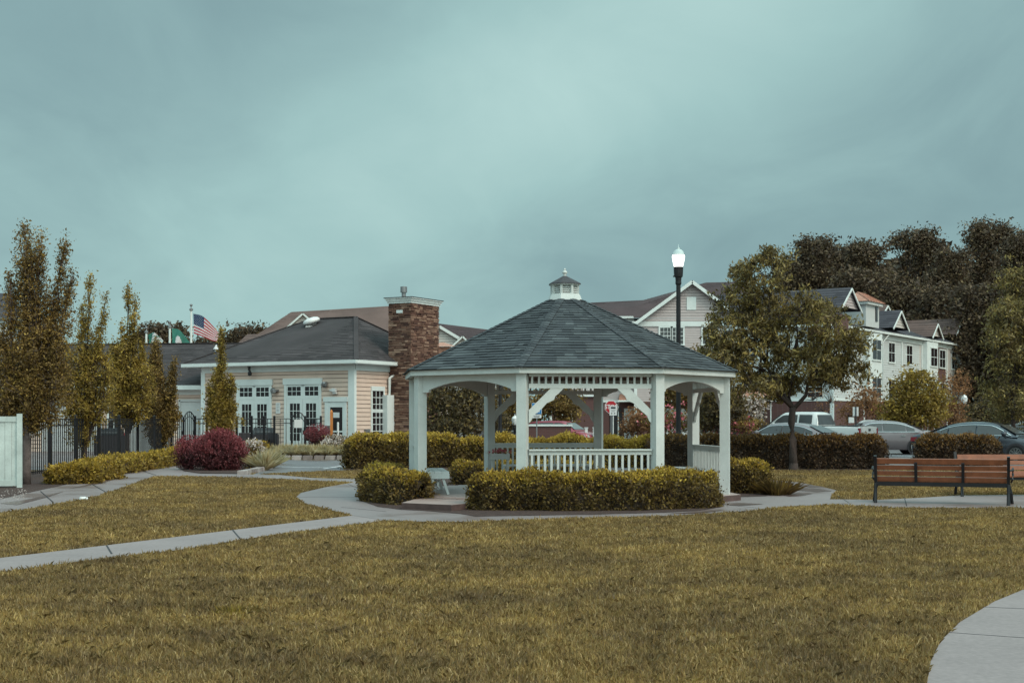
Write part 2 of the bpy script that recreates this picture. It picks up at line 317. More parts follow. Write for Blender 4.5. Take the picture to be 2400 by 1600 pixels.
def hedge(label, line, hw, h, leafmat, leaf, n, group='clipped hedges', seed=1, coremat='core', lump=.06, name='hedge', cat='hedge', z0=0.0, hfun=None, round_=3.0, extra=None):
    h *= .86
    for _ in range(3):      # round the corners of the centre line
        if len(line) > 2:
            nl = [line[0]]
            for a, b in zip(line, line[1:]): nl += [(a[0]*.75+b[0]*.25, a[1]*.75+b[1]*.25), (a[0]*.25+b[0]*.75, a[1]*.25+b[1]*.75)]
            line = nl+[line[-1]]
    rng = np.random.default_rng(seed); L = [Vector((*p, 0)) for p in line]; base = L[len(L)//2]
    root = thing(name, label, cat, (base.x, base.y, z0), group=group)
    cum = [0]
    for a, b in zip(L, L[1:]): cum.append(cum[-1]+(b-a).length)
    tot = cum[-1]
    def at(s):
        s = np.clip(s, 0, tot); i = np.clip(np.searchsorted(cum, s, side='right')-1, 0, len(L)-2)
        A = np.array([p[:2] for p in L]); t = (s-np.array(cum)[i])/(np.array(cum)[i+1]-np.array(cum)[i])
        p = A[i]*(1-t)[:, None]+A[i+1]*t[:, None]; d = A[i+1]-A[i]; d = d/np.linalg.norm(d, axis=1)[:, None]
        nn = np.stack([d[:, 1], -d[:, 0]], 1); return p, nn, d
    ph = rng.uniform(0, 6, 12)
    def lumpf(a, s, v):      # broad unevenness of the clipped surface
        return lump*1.25*(np.sin(s*5.1+ph[0]+v*2)+np.sin(s*9.7+ph[1]-v*5)*.7+np.sin(v*6+s*2.3+ph[2])*.6+np.sin(s*17+v*9+ph[3])*.35+np.sin(s*31+v*23+ph[4])*.3)/1.6
    def surf(s, th, k=1.0):   # th 0..pi over the cross-section, s may run past the ends (rounded)
        over = np.where(s < 0, -s, np.where(s > tot, s-tot, 0)); ends = np.sqrt(np.clip(1-(over/hw)**2, 0, 1))
        p, nn, d = at(s); c = np.cos(th); sn = np.sin(th)
        e = 2/round_; cx = np.sign(c)*np.abs(c)**e; sz = np.abs(sn)**e
        hh = h if hfun is None else hfun(np.clip(s/tot, 0, 1))*h
        rr = hw*(ends**.6)*k; lm = lumpf(0, s, th)
        W = cx*(rr+lm*ends); Z = sz*(hh*(.25+.75*ends**.5)*(.55+.45*k)+lm*.8)
        sg = np.where(s < 0, -1, np.where(s > tot, 1, 0)); q = p+nn*W[:, None]+d*(sg*over*k)[:, None]
        nr = np.stack([nn[:, 0]*c+d[:, 0]*sg*over/hw, nn[:, 1]*c+d[:, 1]*sg*over/hw, sn], 1)
        return np.concatenate([q, Z[:, None]], 1), nr
    s = rng.uniform(-hw, tot+hw, n); th = rng.uniform(.0, math.pi, n)
    # even out sampling along the superellipse: sides get as many as the top
    side = rng.random(n) < (2*h/(2*h+2*hw)); zz = rng.random(n); tside = np.arcsin(np.clip(zz**(round_/2), 0, 1)); th = np.where(side, np.where(rng.random(n) < .5, tside, math.pi-tside), th)
    q, nr = surf(s, th); q = q+rng.normal(size=q.shape)*leaf*.55-nr*np.abs(rng.normal(size=n))[:, None]*leaf*.8
    fq_ = 2*math.pi/(leaf*3.4); w_ = q*fq_+ph[:3]; nz_ = np.sin(w_[:, 0]+1.3*np.sin(w_[:, 2]*.7))*np.sin(w_[:, 1]*.9+1.1*np.sin(w_[:, 0]*.6))*np.sin(w_[:, 2]*.8+np.sin(w_[:, 1]*.8))+.35*np.sin(w_[:, 0]*2.1+w_[:, 2]*1.7)
    q += nr*(nz_*leaf*.8)[:, None]; kp = (nz_ > -.16) | (rng.random(n) < .22) | (nr[:, 2] > .92); q = q[kp]; nr = nr[kp]; n = len(q)
    q[:, 2] = q[:, 2].clip(.02, None)
    k = rng.random(n) < .07; q[k] += nr[k]*rng.uniform(.3, 1.6, k.sum())[:, None]*leaf*1.2   # stray shoots
    q[:, :2] -= np.array([base.x, base.y])
    npmesh('foliage', leaves(q, leaf, rng, .6, .3, nr), 4, leafmat, root)
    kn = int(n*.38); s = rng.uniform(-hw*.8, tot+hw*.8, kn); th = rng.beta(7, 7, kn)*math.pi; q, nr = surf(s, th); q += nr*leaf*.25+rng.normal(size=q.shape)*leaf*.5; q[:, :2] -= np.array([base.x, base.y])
    tip = {'leaf_dhedge': 'leaf_newlit_d', 'leaf_hedge': 'leaf_new', 'leaf_yel': 'leaf_new'}[leafmat]
    npmesh('lit_new_growth', leaves(q, leaf, rng, .55, .8, nr), 4, tip, root)  # young shoots that also paint the tops as lit from above
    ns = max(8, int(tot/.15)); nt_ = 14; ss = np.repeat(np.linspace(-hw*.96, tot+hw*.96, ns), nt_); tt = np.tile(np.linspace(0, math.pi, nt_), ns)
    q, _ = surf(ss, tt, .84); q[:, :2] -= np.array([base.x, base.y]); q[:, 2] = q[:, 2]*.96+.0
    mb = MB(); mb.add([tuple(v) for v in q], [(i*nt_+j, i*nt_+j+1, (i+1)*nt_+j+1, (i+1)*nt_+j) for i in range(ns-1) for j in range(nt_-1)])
    mb.build('dark_core', coremat, root, smooth=True)  # dark shell stands in for the shade deep between the leaves
    if extra: extra(root, base)
    return root
# ================================================================== ground, paths, beds
def sheet(name, poly, z, mat, kind='structure', label=None):
    mb = MB(); tr = tessellate_polygon([[Vector((x, y, 0)) for x, y in poly]]); fs = []
    for t in tr:
        a, b, c = (Vector((*poly[i], 0)) for i in t)
        fs.append(tuple(t) if (b-a).cross(c-a).z > 0 else tuple(t[::-1]))
    mb.add([(x, y, z) for x, y in poly], fs); o = mb.build(name, mat)
    tag(o, label, None, None, kind); return o
def far(l): return [P(x, y) for x, y in l]
def near(l): return [P(x, y, .045) for x, y in l]       # edges seen over a fringe of grass
sheet('ground', [(-500, -60), (500, -60), (500, 700), (-500, 700)], 0, 'soil')
lot = far([(590, 1113), (700, 1107), (862, 1101)])+[(-3, 42.6), (12.5, 42.4), (26, 43.4), (70, 46), (70, 104), (-4, 104), (-8, 62), (-10.5, 58.6)]+far([(806, 1078), (700, 1078), (655, 1077), (650, 1088), (622, 1100)])
sheet('parking_lot', lot, .004, 'asphalt')
pool = [(-60, 41), (-14.3, 43), (-14.0, 54), (-13.5, 60), (-13.2, 66), (-9, 68.5), (-5.0, 73), (-60, 80)]
sheet('pool_deck', pool, .005, 'concrete')
path_left = near([(-150, 1222), (0, 1197), (120, 1179), (230, 1158), (362, 1113)])+far([(440, 1116), (600, 1121), (760, 1128), (840, 1131), (870, 1131), (870, 1123), (730, 1120), (655, 1113), (590, 1112), (560, 1106), (480, 1104), (470, 1083), (432, 1082), (300, 1106), (200, 1126), (90, 1150), (0, 1170), (-150, 1200)])
sheet('path', path_left, .008, 'concrete')
A_up = far([(-100, 1323), (0, 1309), (200, 1285), (408, 1260), (620, 1234), (826, 1209)]); A_lo = near([(905, 1211), (878, 1218), (640, 1247), (408, 1283), (200, 1306), (0, 1332), (-100, 1345)])
sheet('path', A_up+far([(905, 1203)])+A_lo, .012, 'concrete_n')
ring_far = far([(826, 1209), (770, 1195), (715, 1181), (694, 1166), (705, 1156), (760, 1143), (830, 1131), (862, 1124), (1000, 1120), (1300, 1118), (1700, 1122), (1835, 1128), (1870, 1131), (1925, 1141), (1962, 1150), (1950, 1160), (1945, 1171), (2060, 1172), (2150, 1168), (2245, 1162), (2500, 1159)])
ring_near = near([(2500, 1186), (2300, 1186), (2100, 1185), (1950, 1178), (1850, 1182), (1770, 1191), (1690, 1197), (1560, 1204), (1400, 1208), (1250, 1212), (1102, 1218), (990, 1217), (905, 1214)])
ring = ring_far+ring_near
sheet('path', ring, .015, 'concrete')
path_right = near([(2420, 1366), (2400, 1372), (2330, 1400), (2250, 1447), (2205, 1490), (2180, 1540), (2168, 1620)])+[(2.75, 6.9), (2.9, 5), (12, 5), (12, 11.5)]
sheet('path', path_right, .012, 'concrete_n')
joints = MB()
for a, b in (((2213, 1484), (2420, 1499)), ((2290, 1424), (2420, 1430))):
    joints.beam((*P(*a), .0125), (*P(*b), .0125), .012, .003)
for a, b in (((250, 1280), (262, 1300)), ((545, 1243), (562, 1263)), ((700, 1166), (870, 1166)), ((815, 1135), (850, 1150)), ((800, 1190), (905, 1200)), ((1690, 1183), (1780, 1192)), ((1960, 1160), (1990, 1180)), ((2120, 1168), (2125, 1187)), ((200, 1126), (250, 1155)), ((330, 1103), (366, 1114)), ((95, 1152), (125, 1178))):
    joints.beam((*P(*a), .0158), (*P(*b), .0158), .02, .003)
tag(joints.build('path_joints', 'dark'), kind='structure')
bed_g = far([(842, 1166), (838, 1158), (850, 1145), (868, 1132), (900, 1125), (1050, 1122), (1060, 1112), (1560, 1112), (1700, 1118), (1800, 1124), (1838, 1130), (1842, 1145), (1815, 1157), (1795, 1164), (1700, 1167), (1700, 1178), (1690, 1190), (1640, 1198), (1560, 1203), (1400, 1207), (1250, 1210), (1115, 1212), (1080, 1206), (1000, 1199), (940, 1196), (885, 1189), (855, 1178)])
sheet('mulch_bed', bed_g, .021, 'mulch')
island_g = far([(655, 1111), (760, 1105), (862, 1101), (900, 1097), (1060, 1096), (1060, 1106), (862, 1121), (730, 1119)])
sheet('lawn', island_g, .019, 'soil')
bed_l = [(-16.5, 36), (-14.8, 41)]+[(-13.9, 43), (-13.9, 52)]+far([(400, 1070), (425, 1076), (420, 1082)])+far([(300, 1106), (200, 1126), (90, 1150), (0, 1170), (-90, 1187)])+[(-14, 28)]
sheet('mulch_bed', bed_l, .011, 'mulch')
bed_r = far([(415, 1095), (430, 1104), (470, 1110), (560, 1111), (585, 1108), (640, 1092), (645, 1080), (600, 1066), (540, 1056), (440, 1060), (420, 1075)])
sheet('mulch_bed', bed_r, .025, 'mulch')
for a, b, yy in ((812, 1135, 43.0), (1700, 2085, 42.7), (2140, 2335, 43.0)):
    x0, x1 = XD(a-6, yy), XD(b+6, yy); sheet('mulch_bed', [(x0, yy-.25), (x1, yy-.25), (x1, yy+1.7), (x0, yy+1.7)], .026, 'mulch')
for k_, pts in enumerate((((1845, 1147), (1880, 1144), (1925, 1147), (1950, 1152), (1915, 1154), (1870, 1151)), ((1830, 1160), (1870, 1156), (1905, 1158), (1880, 1163), (1850, 1165)), ((1860, 1139), (1895, 1137), (1930, 1142), (1900, 1143)), ((1690, 1183), (1730, 1180), (1790, 1183), (1730, 1187)), ((1560, 1206), (1640, 1201), (1700, 1196), (1640, 1205)))):
    sheet('path_stain', far(pts), .0205+.0004*k_, 'stain')
for k_, pts in enumerate((((0, 1180), (60, 1172), (150, 1152), (110, 1166), (40, 1184)), ((160, 1146), (230, 1131), (300, 1112), (240, 1133)))):
    sheet('path_stain', far(pts), .0135+.0004*k_, 'stain')
gm = MB(); gr = random.Random(4)
for k in range(130):
    gx, gy = P(gr.uniform(-25, 62), gr.uniform(1147, 1172)); s = gr.uniform(.006, .022)
    gm.add([(gx+s, gy, .015), (gx, gy+s, .013), (gx-s*.9, gy, .015), (gx, gy-s*.8, .012), (gx+s*.2, gy, .015+s*.8)], [(0, 1, 4), (1, 2, 4), (2, 3, 4), (3, 0, 4)])
tag(gm.build('gravel', 'kerb'), 'scattered white gravel stones on the mulch at the left edge', kind='stuff')
# parking stripes
st = MB()
for i, (a, b) in enumerate((((660, 1094), (775, 1096)), ((760, 1098), (800, 1092)), ((2090, 1067), (2150, 1070)), ((2085, 1078), (2150, 1080)), ((1440, 1092), (1530, 1090)))):
    st.beam((*P(*a), .0075), (*P(*b), .0075), .12, .003)
tag(st.build('road_marking', 'line'), kind='structure')
# ------------------------------------------------------------------ grass blades
def pip(x, y, poly):
    ins = np.zeros(len(x), bool); n = len(poly)
    for i in range(n):
        x0, y0 = poly[i]; x1, y1 = poly[(i+1) % n]
        c = ((y0 > y) != (y1 > y)) & (x < (x1-x0)*(y-y0)/(y1-y0+1e-12)+x0); ins ^= c
    return ins
def grass():
    rng = np.random.default_rng(3); xs = []; ys = []; y0 = 6.6
    while y0 < 46:
        y1 = y0+.5; w = .47*y1+1; den = 3300*(8/y1)**1.25; n = int(den*2*w*.5); xs.append(rng.uniform(-w, w, n)); ys.append(rng.uniform(y0, y1, n)); y0 = y1
    x = np.concatenate(xs); y = np.concatenate(ys)
    bad = np.zeros(len(x), bool)
    for pl in (path_left, A_up+far([(905, 1203)])+A_lo, ring, path_right, lot, bed_l, bed_r, pool):
        bad |= pip(x, y, pl)
    bad &= ~pip(x, y, island_g)
    bad |= (y > 42.4) & (x > -3.5); bad |= (x < -11.6) & (y > 31.5); bad |= pip(x, y, bed_g)
    x = x[~bad]; y = y[~bad]; n = len(x)
    # clumping: blade height varies over the lawn
    hx = np.sin(x*2.3+1.3*np.sin(y*1.7))*np.sin(y*2.9+x*.7)+.6*np.sin(x*7.1+y*5.3)*np.sin(y*8.3-x*3.1)+.5*np.sin(x*17+y*3)*np.sin(y*15-x*6)
    h = (.031+.012*hx+.019*np.abs(rng.normal(size=n))).clip(.01, .11); w = (.0029*(y/8)**.75+.0007)*rng.uniform(.7, 1.3, n)
    az = rng.uniform(0, 2*np.pi, n); lean = np.abs(rng.normal(size=n))*.55+.15; ld = rng.uniform(0, 2*np.pi, n)+.6*hx
    sx = np.cos(az)*w; sy = np.sin(az)*w; tx = np.cos(ld)*lean*h; ty = np.sin(ld)*lean*h
    base = np.stack([x, y, np.zeros(n)], 1)
    a = base-np.stack([sx, sy, 0*x], 1); b = base+np.stack([sx, sy, 0*x], 1)
    m = base+np.stack([tx*.35+sx*.8, ty*.35+sy*.8, h*.6], 1); m2 = base+np.stack([tx*.35-sx*.8, ty*.35-sy*.8, h*.6], 1); t = base+np.stack([tx, ty, h*(1-.25*lean.clip(0, 1.5))], 1)
    V = np.stack([a, b, m, t, m2], 1); o = npmesh('grass', V, 5, 'blade'); tag(o, 'olive and straw coloured grass blades covering the lawns', kind='stuff'); print('blades', n)
grass()
# ================================================================== shingles, siding
def shingles(mb, e0, e1, t0, t1, row, tab, th=.014, jit=.5, dragon=True):
    e0, e1, t0, t1 = map(Vector, (e0, e1, t0, t1)); L = ((t0+t1)/2-(e0+e1)/2).length; n = max(2, round(L/row))
    nrm = (e1-e0).cross((t0+t1)/2-e0).normalized()
    if nrm.z < 0: nrm = -nrm
    mb.add([e0-nrm*.008, e1-nrm*.008, t1-nrm*.008, t0-nrm*.008], [(0, 1, 2, 3)] if (t1-t0).length > .01 else [(0, 1, 2)])
    for i in range(n):
        s0 = i/n; s1 = (i+1)/n
        a0 = e0.lerp(t0, s0); a1 = e1.lerp(t1, s0); b0 = e0.lerp(t0, s1); b1 = e1.lerp(t1, s1); W = (a1-a0).length
        if W < .02: continue
        u = 0.0; cuts = [0.0]
        off = random.uniform(0, tab)
        u = off
        while u < W-tab*.3: cuts.append(u/W); u += tab*random.uniform(1-jit, 1+jit)
        cuts.append(1.0); dn = (e0-t0).normalized()
        for k in range(len(cuts)-1):
            c0, c1 = cuts[k], cuts[k+1]
            if c1-c0 < 1e-4: continue
            t_ = th*random.choice((.75, 1.0, 1.35)); d = dn*random.choice((0, 0, .006))*row/.14
            p0 = a0.lerp(a1, c0)+nrm*(t_+.002)+d; p1 = a0.lerp(a1, c1)+nrm*(t_+.002)+d; q1 = b0.lerp(b1, c1)+nrm*.002; q0 = b0.lerp(b1, c0)+nrm*.002
            l0 = a0.lerp(a1, c0)-nrm*.004+d; l1 = a0.lerp(a1, c1)-nrm*.004+d
            mb.add([p0, p1, q1, q0, l1, l0], [(0, 1, 2, 3), (0, 5, 4, 1)])
def siding(mb, a, b, z0, z1, nrm, row=.14, d=.02, clip=None, wfun=None):
    a = Vector((*a[:2], 0)); b = Vector((*b[:2], 0)); nv = Vector((*nrm[:2], 0)).normalized(); n = max(1, round((z1-z0)/row)); r = (z1-z0)/n
    for i in range(n):
        lo = z0+i*r; hi = lo+r-(.022 if d > .027 else 0); f0 = (0, 1); f1 = (0, 1)  # gap onto the dark core draws the shadow line below each lap
        if wfun: f0 = wfun(lo); f1 = wfun(hi)
        A0 = a.lerp(b, f0[0]); B0 = a.lerp(b, f0[1]); A1 = a.lerp(b, f1[0]); B1 = a.lerp(b, f1[1])
        up = Vector((0, 0, 1))
        mb.add([A0+nv*d+up*lo, B0+nv*d+up*lo, B1+nv*.002+up*hi, A1+nv*.002+up*hi, A0+nv*0+up*lo, B0+nv*0+up*lo], [(0, 1, 2, 3), (4, 5, 1, 0)])
# ================================================================== gazebo
GX, GY, GR, TH = 1.093, 27.85, 3.3, -105.85
FL = .13
def gp(r, i, z=0, off=0): a = math.radians(TH+45*i+off); return Vector((r*math.cos(a), r*math.sin(a), z))
gaz = thing('gazebo', 'white octagonal wooden gazebo with grey green shingle roof and louvred cupola', 'gazebo', (GX, GY, 0))
mb = MB(); pl = [gp(3.62, i)[:2] for i in range(8)]; mb.prism(pl, -.05, FL)
ent = [(p[0]-GX, p[1]-GY) for p in (P(941, 1177, .13), P(1058, 1182, .13), P(1112, 1177, .13))]
e2 = [ent[0], ent[1], ent[2], tuple(gp(3.5, 0, 0, -6)[:2]), tuple(gp(3.5, 7, 0, 6)[:2])]
mb.prism(e2, -.04, FL-.004); mb.m = [0 if (abs(mb.v[f[0]][2]-mb.v[f[1]][2]) < .01 and abs(mb.v[f[0]][2]-mb.v[f[2]][2]) < .01) else 1 for f in mb.f]; mb.build('floor_slab', ['slab', 'riser'], gaz)
mb = MB()
for i in range(26):       # boards of the deck
    y = -3.2+i*.25; hw = min(3.2, math.sqrt(max(0, 3.3**2-y*y))*.97)
    if hw > .5: mb.box((0, y, FL+.012), (2*hw, .225, .022), rz=0)
mb.T = None; fb = mb.build('deck_boards', 'slab', gaz)
zp0, zp1 = FL, 2.49
for i in range(8):
    mb = MB(); c = gp(GR, i); a = math.radians(TH+45*i); mb.box((c.x, c.y, (zp0+zp1)/2), (.185, .185, zp1-zp0), a); mb.build('post', 'white', gaz)
RAIL = (0, 2, 4, 6)       # bays i..i+1 with rail, frieze and brackets; the others are arched openings
for i in range(8):
    A = gp(GR, i); B = gp(GR, (i+1) % 8); d = (B-A).normalized(); L = (B-A).length; out = ((A+B)/2).normalized()
    def at(u, z, o=0): return A+d*u+Vector((0, 0, z))+out*o
    e = .115
    if i in RAIL:
        mb = MB(); mb.beam(at(e, 2.455), at(L-e, 2.455), .09, .07); mb.beam(at(e, 2.245), at(L-e, 2.245), .05, .085)
        k = 18; [mb.beam(at(e+(L-2*e)*(j+.5)/k, 2.285), at(e+(L-2*e)*(j+.5)/k, 2.42), .028, .038, up=d) for j in range(k)]
        mb.build('frieze', 'white', gaz)
        for s in (0, 1):      # scalloped corner bracket
            g = lambda u, z, o=0: at(u if s == 0 else L-u, z, o)
            pr = [(e, 1.56), (e, 1.80), (.52, 2.20), (.76, 2.20), (.66, 2.10), (.61, 2.06), (.58, 1.99), (.50, 1.95), (.45, 1.93), (.36, 1.83), (.26, 1.75), (.2, 1.70), (.155, 1.60)]
            mb = MB(); mb.plate([g(u, z, -.02) for u, z in pr], .04, out); mb.build('bracket', 'white', gaz)
        mb = MB(); mb.beam(at(e, 1.068), at(L-e, 1.068), .11, .03); mb.beam(at(e, 1.015), at(L-e, 1.015), .04, .075); mb.beam(at(e, .24), at(L-e, .24), .04, .08)
        k = 19
        for j in range(k): mb.beam(at(e+(L-2*e)*(j+.5)/k, .28), at(e+(L-2*e)*(j+.5)/k, .98), .034, .042, up=d)
        mb.build('railing', 'white', gaz)
    else:
        pr = [(e-.02, 2.488), (L-e+.02, 2.488)]; n = 14
        pr += [(L-e+.02, 2.15), (L-e-.12, 2.15), (L-e-.13, 2.17)]
        for k in range(n+1):
            u = L-e-.14-(L-2*e-.28)*k/n; q = (k/n-.5)*2; pr.append((u, 2.36-.16*q*q))
        pr += [(e+.13, 2.17), (e+.12, 2.15), (e-.02, 2.15)]
        mb = MB(); mb.plate([at(u, z, -.03) for u, z in pr], .06, out); mb.build('arched_header', 'white', gaz)
ER = GR*1.064
mb = MB()
for i in range(8):
    a, b = gp(ER, i), gp(ER, i+1); mb.plate([a+Vector((0, 0, 2.475)), b+Vector((0, 0, 2.475)), b+Vector((0, 0, 2.588)), a+Vector((0, 0, 2.588))], .03, -(a+b))
    c, e_ = gp(GR*.97, i), gp(GR*.97, i+1); mb.plate([a*.99+Vector((0, 0, 2.50)), b*.99+Vector((0, 0, 2.50)), e_+Vector((0, 0, 2.50)), c+Vector((0, 0, 2.50))], .012, (0, 0, 1))
mb.build('fascia', 'white', gaz)
RT, ZT, ZE = .34, 4.09, 2.592
mb = MB()
for i in range(8):        # ceiling boards under the roof
    a, b, c, d = gp(ER*.98, i, ZE-.09), gp(ER*.98, i+1, ZE-.09), gp(.1, i+1, ZT-.08), gp(.1, i, ZT-.08); mb.add([a, b, c, d], [(0, 1, 2, 3)])
mb.build('ceiling', 'plywood', gaz)
mb = MB()
for i in range(8): mb.beam(gp(ER*.93, i, ZE-.1), gp(.15, i, ZT-.13), .045, .12)
mb.build('rafters', 'plywood', gaz)
mb = MB(); RE = ER+.045; ZE2 = ZE-.012
for i in range(8): mb.add([gp(RE, i, ZE2-.004), gp(RE, i+1, ZE2-.004), gp(RT, i+1, ZT-.004), gp(RT, i, ZT-.004)], [(0, 1, 2, 3)])
for i in range(8): shingles(mb, gp(RE, i, ZE2), gp(RE, i+1, ZE2), gp(RT, i, ZT), gp(RT, i+1, ZT), .125, .26, .016)
for i in range(8):       # hip caps folded over the hips
    for k in range(30):
        s0, s1 = k/30, (k+1)/30+.01; p0 = gp(RE, i, ZE2).lerp(gp(RT, i, ZT), s0); p1 = gp(RE, i, ZE2).lerp(gp(RT, i, ZT), min(1, s1))
        up0, up1 = Vector((0, 0, .034)), Vector((0, 0, .018)); T = Vector((-math.sin(math.radians(TH+45*i)), math.cos(math.radians(TH+45*i)), 0))*.085
        dz = Vector((0, 0, -.016)); mb.add([p0+up0, p0+T+up0+dz, p1+T+up1+dz, p1+up1, p0-T+up0+dz, p1-T+up1+dz, p0+T+dz*.5, p0-T+dz*.5, p0], [(0, 1, 2, 3), (4, 0, 3, 5), (0, 8, 6, 1), (0, 4, 7, 8)])
roof = mb.build('roof', 'shingle_g', gaz)
cup = MB(); cup.lathe([(.37, 4.07), (.325, 4.2), (.3, 4.2)], n=8, rot=math.radians(TH)); cup.lathe([(.31, 4.2), (.31, 4.225), (.275, 4.225)], n=8, rot=math.radians(TH))
cup.lathe([(.29, 4.395), (.33, 4.40), (.33, 4.42)], n=8, rot=math.radians(TH))
for i in range(8): cup.box(gp(.278, i, 4.31), (.045, .045, .19), math.radians(TH+45*i))
co = cup.build('cupola', 'white', gaz)
sl = MB()
for i in range(8):
    for k in range(4):
        z = 4.245+k*.042; a, b = gp(.272, i, z), gp(.272, i+1, z); c, d = gp(.245, i, z+.028), gp(.245, i+1, z+.028)
        sl.plate([a, b, d, c], .008, (0, 0, 1))
sl.build('louvre_slats', 'white', co)
m_ = MB(); m_.lathe([(.225, 4.2), (.225, 4.4)], n=8, rot=math.radians(TH)); m_.build('vent_core', 'dark', co)
m_ = MB(); m_.lathe([(.345, 4.415), (.335, 4.44), (.03, 4.60)], n=8, rot=math.radians(TH)); m_.build('cupola_roof', 'cuproof', co)
m_ = MB(); m_.lathe([(.035, 4.59), (.04, 4.605), (.018, 4.62), (.05, 4.65), (.055, 4.675), (.035, 4.70), (.012, 4.712), (.028, 4.73), (.01, 4.755)], n=14); m_.build('finial', 'white', co, smooth=True)
# ------------------------------------------------------------------ white benches along the railed bays, planter box
BL = {0: 'white backless bench behind the front railing of the gazebo, mostly behind the hedge', 2: 'white backless bench along the right railing inside the gazebo', 4: 'white backless bench along the back railing inside the gazebo', 6: 'white bench with splayed legs nearest the gazebo entrance at the left'}
for i in RAIL:
    A = gp(GR, i); B = gp(GR, (i+1) % 8); d = (B-A).normalized(); L = 2.0; mid = (A+B)/2; out = mid.normalized(); c = mid-out*.36+(d*.12 if i == 6 else d*0)
    t = thing('bench', BL[i], 'bench', (GX+c.x, GY+c.y, FL+.024), math.atan2(d.y, d.x), 'white benches inside the gazebo'); h = .45
    m_ = MB(); [m_.box((0, dy, h-.02), (L, .135, .04)) for dy in (-.145, 0, .145)]
    [m_.beam((s*(L/2-.02), -.22, h-.09), (s*(L/2-.02), .22, h-.09), .035, .1) for s in (-1, 1)]; m_.build('seat', 'white', t)
    for s in (-1, 1):
        for q in (-1, 1):
            l = MB(); l.beam((s*(L/2-.08), q*.07, h-.06), (s*(L/2-.08), q*.2, .0), .05, .1, up=(1, 0, 0)); l.build('leg', 'white', t)
    m_ = MB(); m_.beam((-L/2+.1, 0, .2), (L/2-.1, 0, .2), .04, .09); m_.build('stretcher', 'white', t)
pt = thing('planter_box', 'white planter box with small red and white flowers by the back railing', 'planter', (XD(1172, 29.6), 29.6, FL+.024), math.radians(3))
m_ = MB(); m_.box((0, 0, .66), (.42, .2, .12)); m_.box((0, 0, .605), (.45, .23, .02)); m_.build('box', 'white', pt)
for s in (-1, 1): m_ = MB(); m_.box((s*.17, 0, .3), (.05, .16, .6)); m_.build('leg', 'white', pt)
q = np.random.default_rng(5).normal(size=(90, 3))*np.array([.13, .06, .025])+np.array([0, 0, .75]); npmesh('foliage', leaves(q, .04), 4, 'leaf_olive', pt)
f_ = npmesh('blossom', leaves(np.concatenate([q[:52]]*3)+RNG.normal(size=(156, 3))*.012+np.array([0, -.02, .03]), .035, aspect=.9), 4, 'flower_p', pt); f_['kind'] = 'stuff'
# ================================================================== park benches
def park_bench(label, x, y, rz, L=2.42):
    # local: length along x, back at -y, sits towards +y
    t = thing('park_bench', label, 'bench', (x, y, 0), rz, 'slatted park benches')
    back = lambda z: -.05-(z-.42)*.28                       # the back leans
    m_ = MB()
    for z0, z1 in ((.43, .53), (.55, .64), (.66, .75), (.77, .88)):
        zc = (z0+z1)/2; h = z1-z0
        m_.beam((-L/2+.03, back(zc)+.03, zc), (L/2-.03, back(zc)+.03, zc), .034, h*.97, up=(0, -.27, .96))
    m_.build('backrest', 'wood', t)
    m_ = MB(); [m_.box((0, .03+k*.115, .425+(.012 if k == 3 else 0)), (L-.06, .1, .034)) for k in range(4)]; m_.build('seat', 'wood', t)
    xs = (-L/2, -L/2+L*.31, -L/2+L*.665, L/2)
    m_ = MB()
    for k, xx in enumerate(xs):
        w = .055
        m_.beam((xx, back(.40)-.0, .40), (xx, back(.93)-.0, .93 if k in (0, 3) else .80), .055, w, up=(1, 0, 0))
    m_.beam((-L/2, -.06, .385), (L/2, -.06, .385), .05, .075); m_.beam((-L/2, .36, .38), (L/2, .36, .38), .04, .05)
    for xx in xs: m_.beam((xx, -.06, .375), (xx, .38, .375), .05, .05)
    m_.build('frame', 'black', t)
    for xx in (xs[0], xs[3]):
        m_ = MB(); sx_ = .05 if xx > 0 else -.05; m_.tube([(xx, -.07, .40), (xx, -.10, .22), (xx, -.16, 0)], [.033, .03, .034], 6); m_.build('leg', 'black', t)
        m_ = MB(); m_.tube([(xx, .36, .40), (xx+sx_, .37, .22), (xx+sx_*1.4, .43, 0)], [.033, .03, .034], 6); m_.build('leg', 'black', t)
        m_ = MB(); pts = [(xx, back(.66), .66)]+[(xx+sx_*1.6, .22+.13*math.sin(a), .63+.07*math.cos(a)) for a in np.linspace(-.9, 2.9, 9)]+[(xx+sx_*1.6, .16, .50), (xx+sx_, .3, .43)]
        m_.tube(pts, .02, 6); m_.box((xx, .17, .475), (.05, .26, .018)); m_.build('armrest', 'black', t)
    return t
YB = 25.75
park_bench('slatted wooden bench with black frame seen from behind beside the path', XD(2066, YB)+1.15, YB+.02, math.radians(-20))
park_bench('farther slatted wooden bench facing the other across the path, cut by the photo edge', XD(2237, 28.6)+1.27, 28.6, math.radians(180+2))
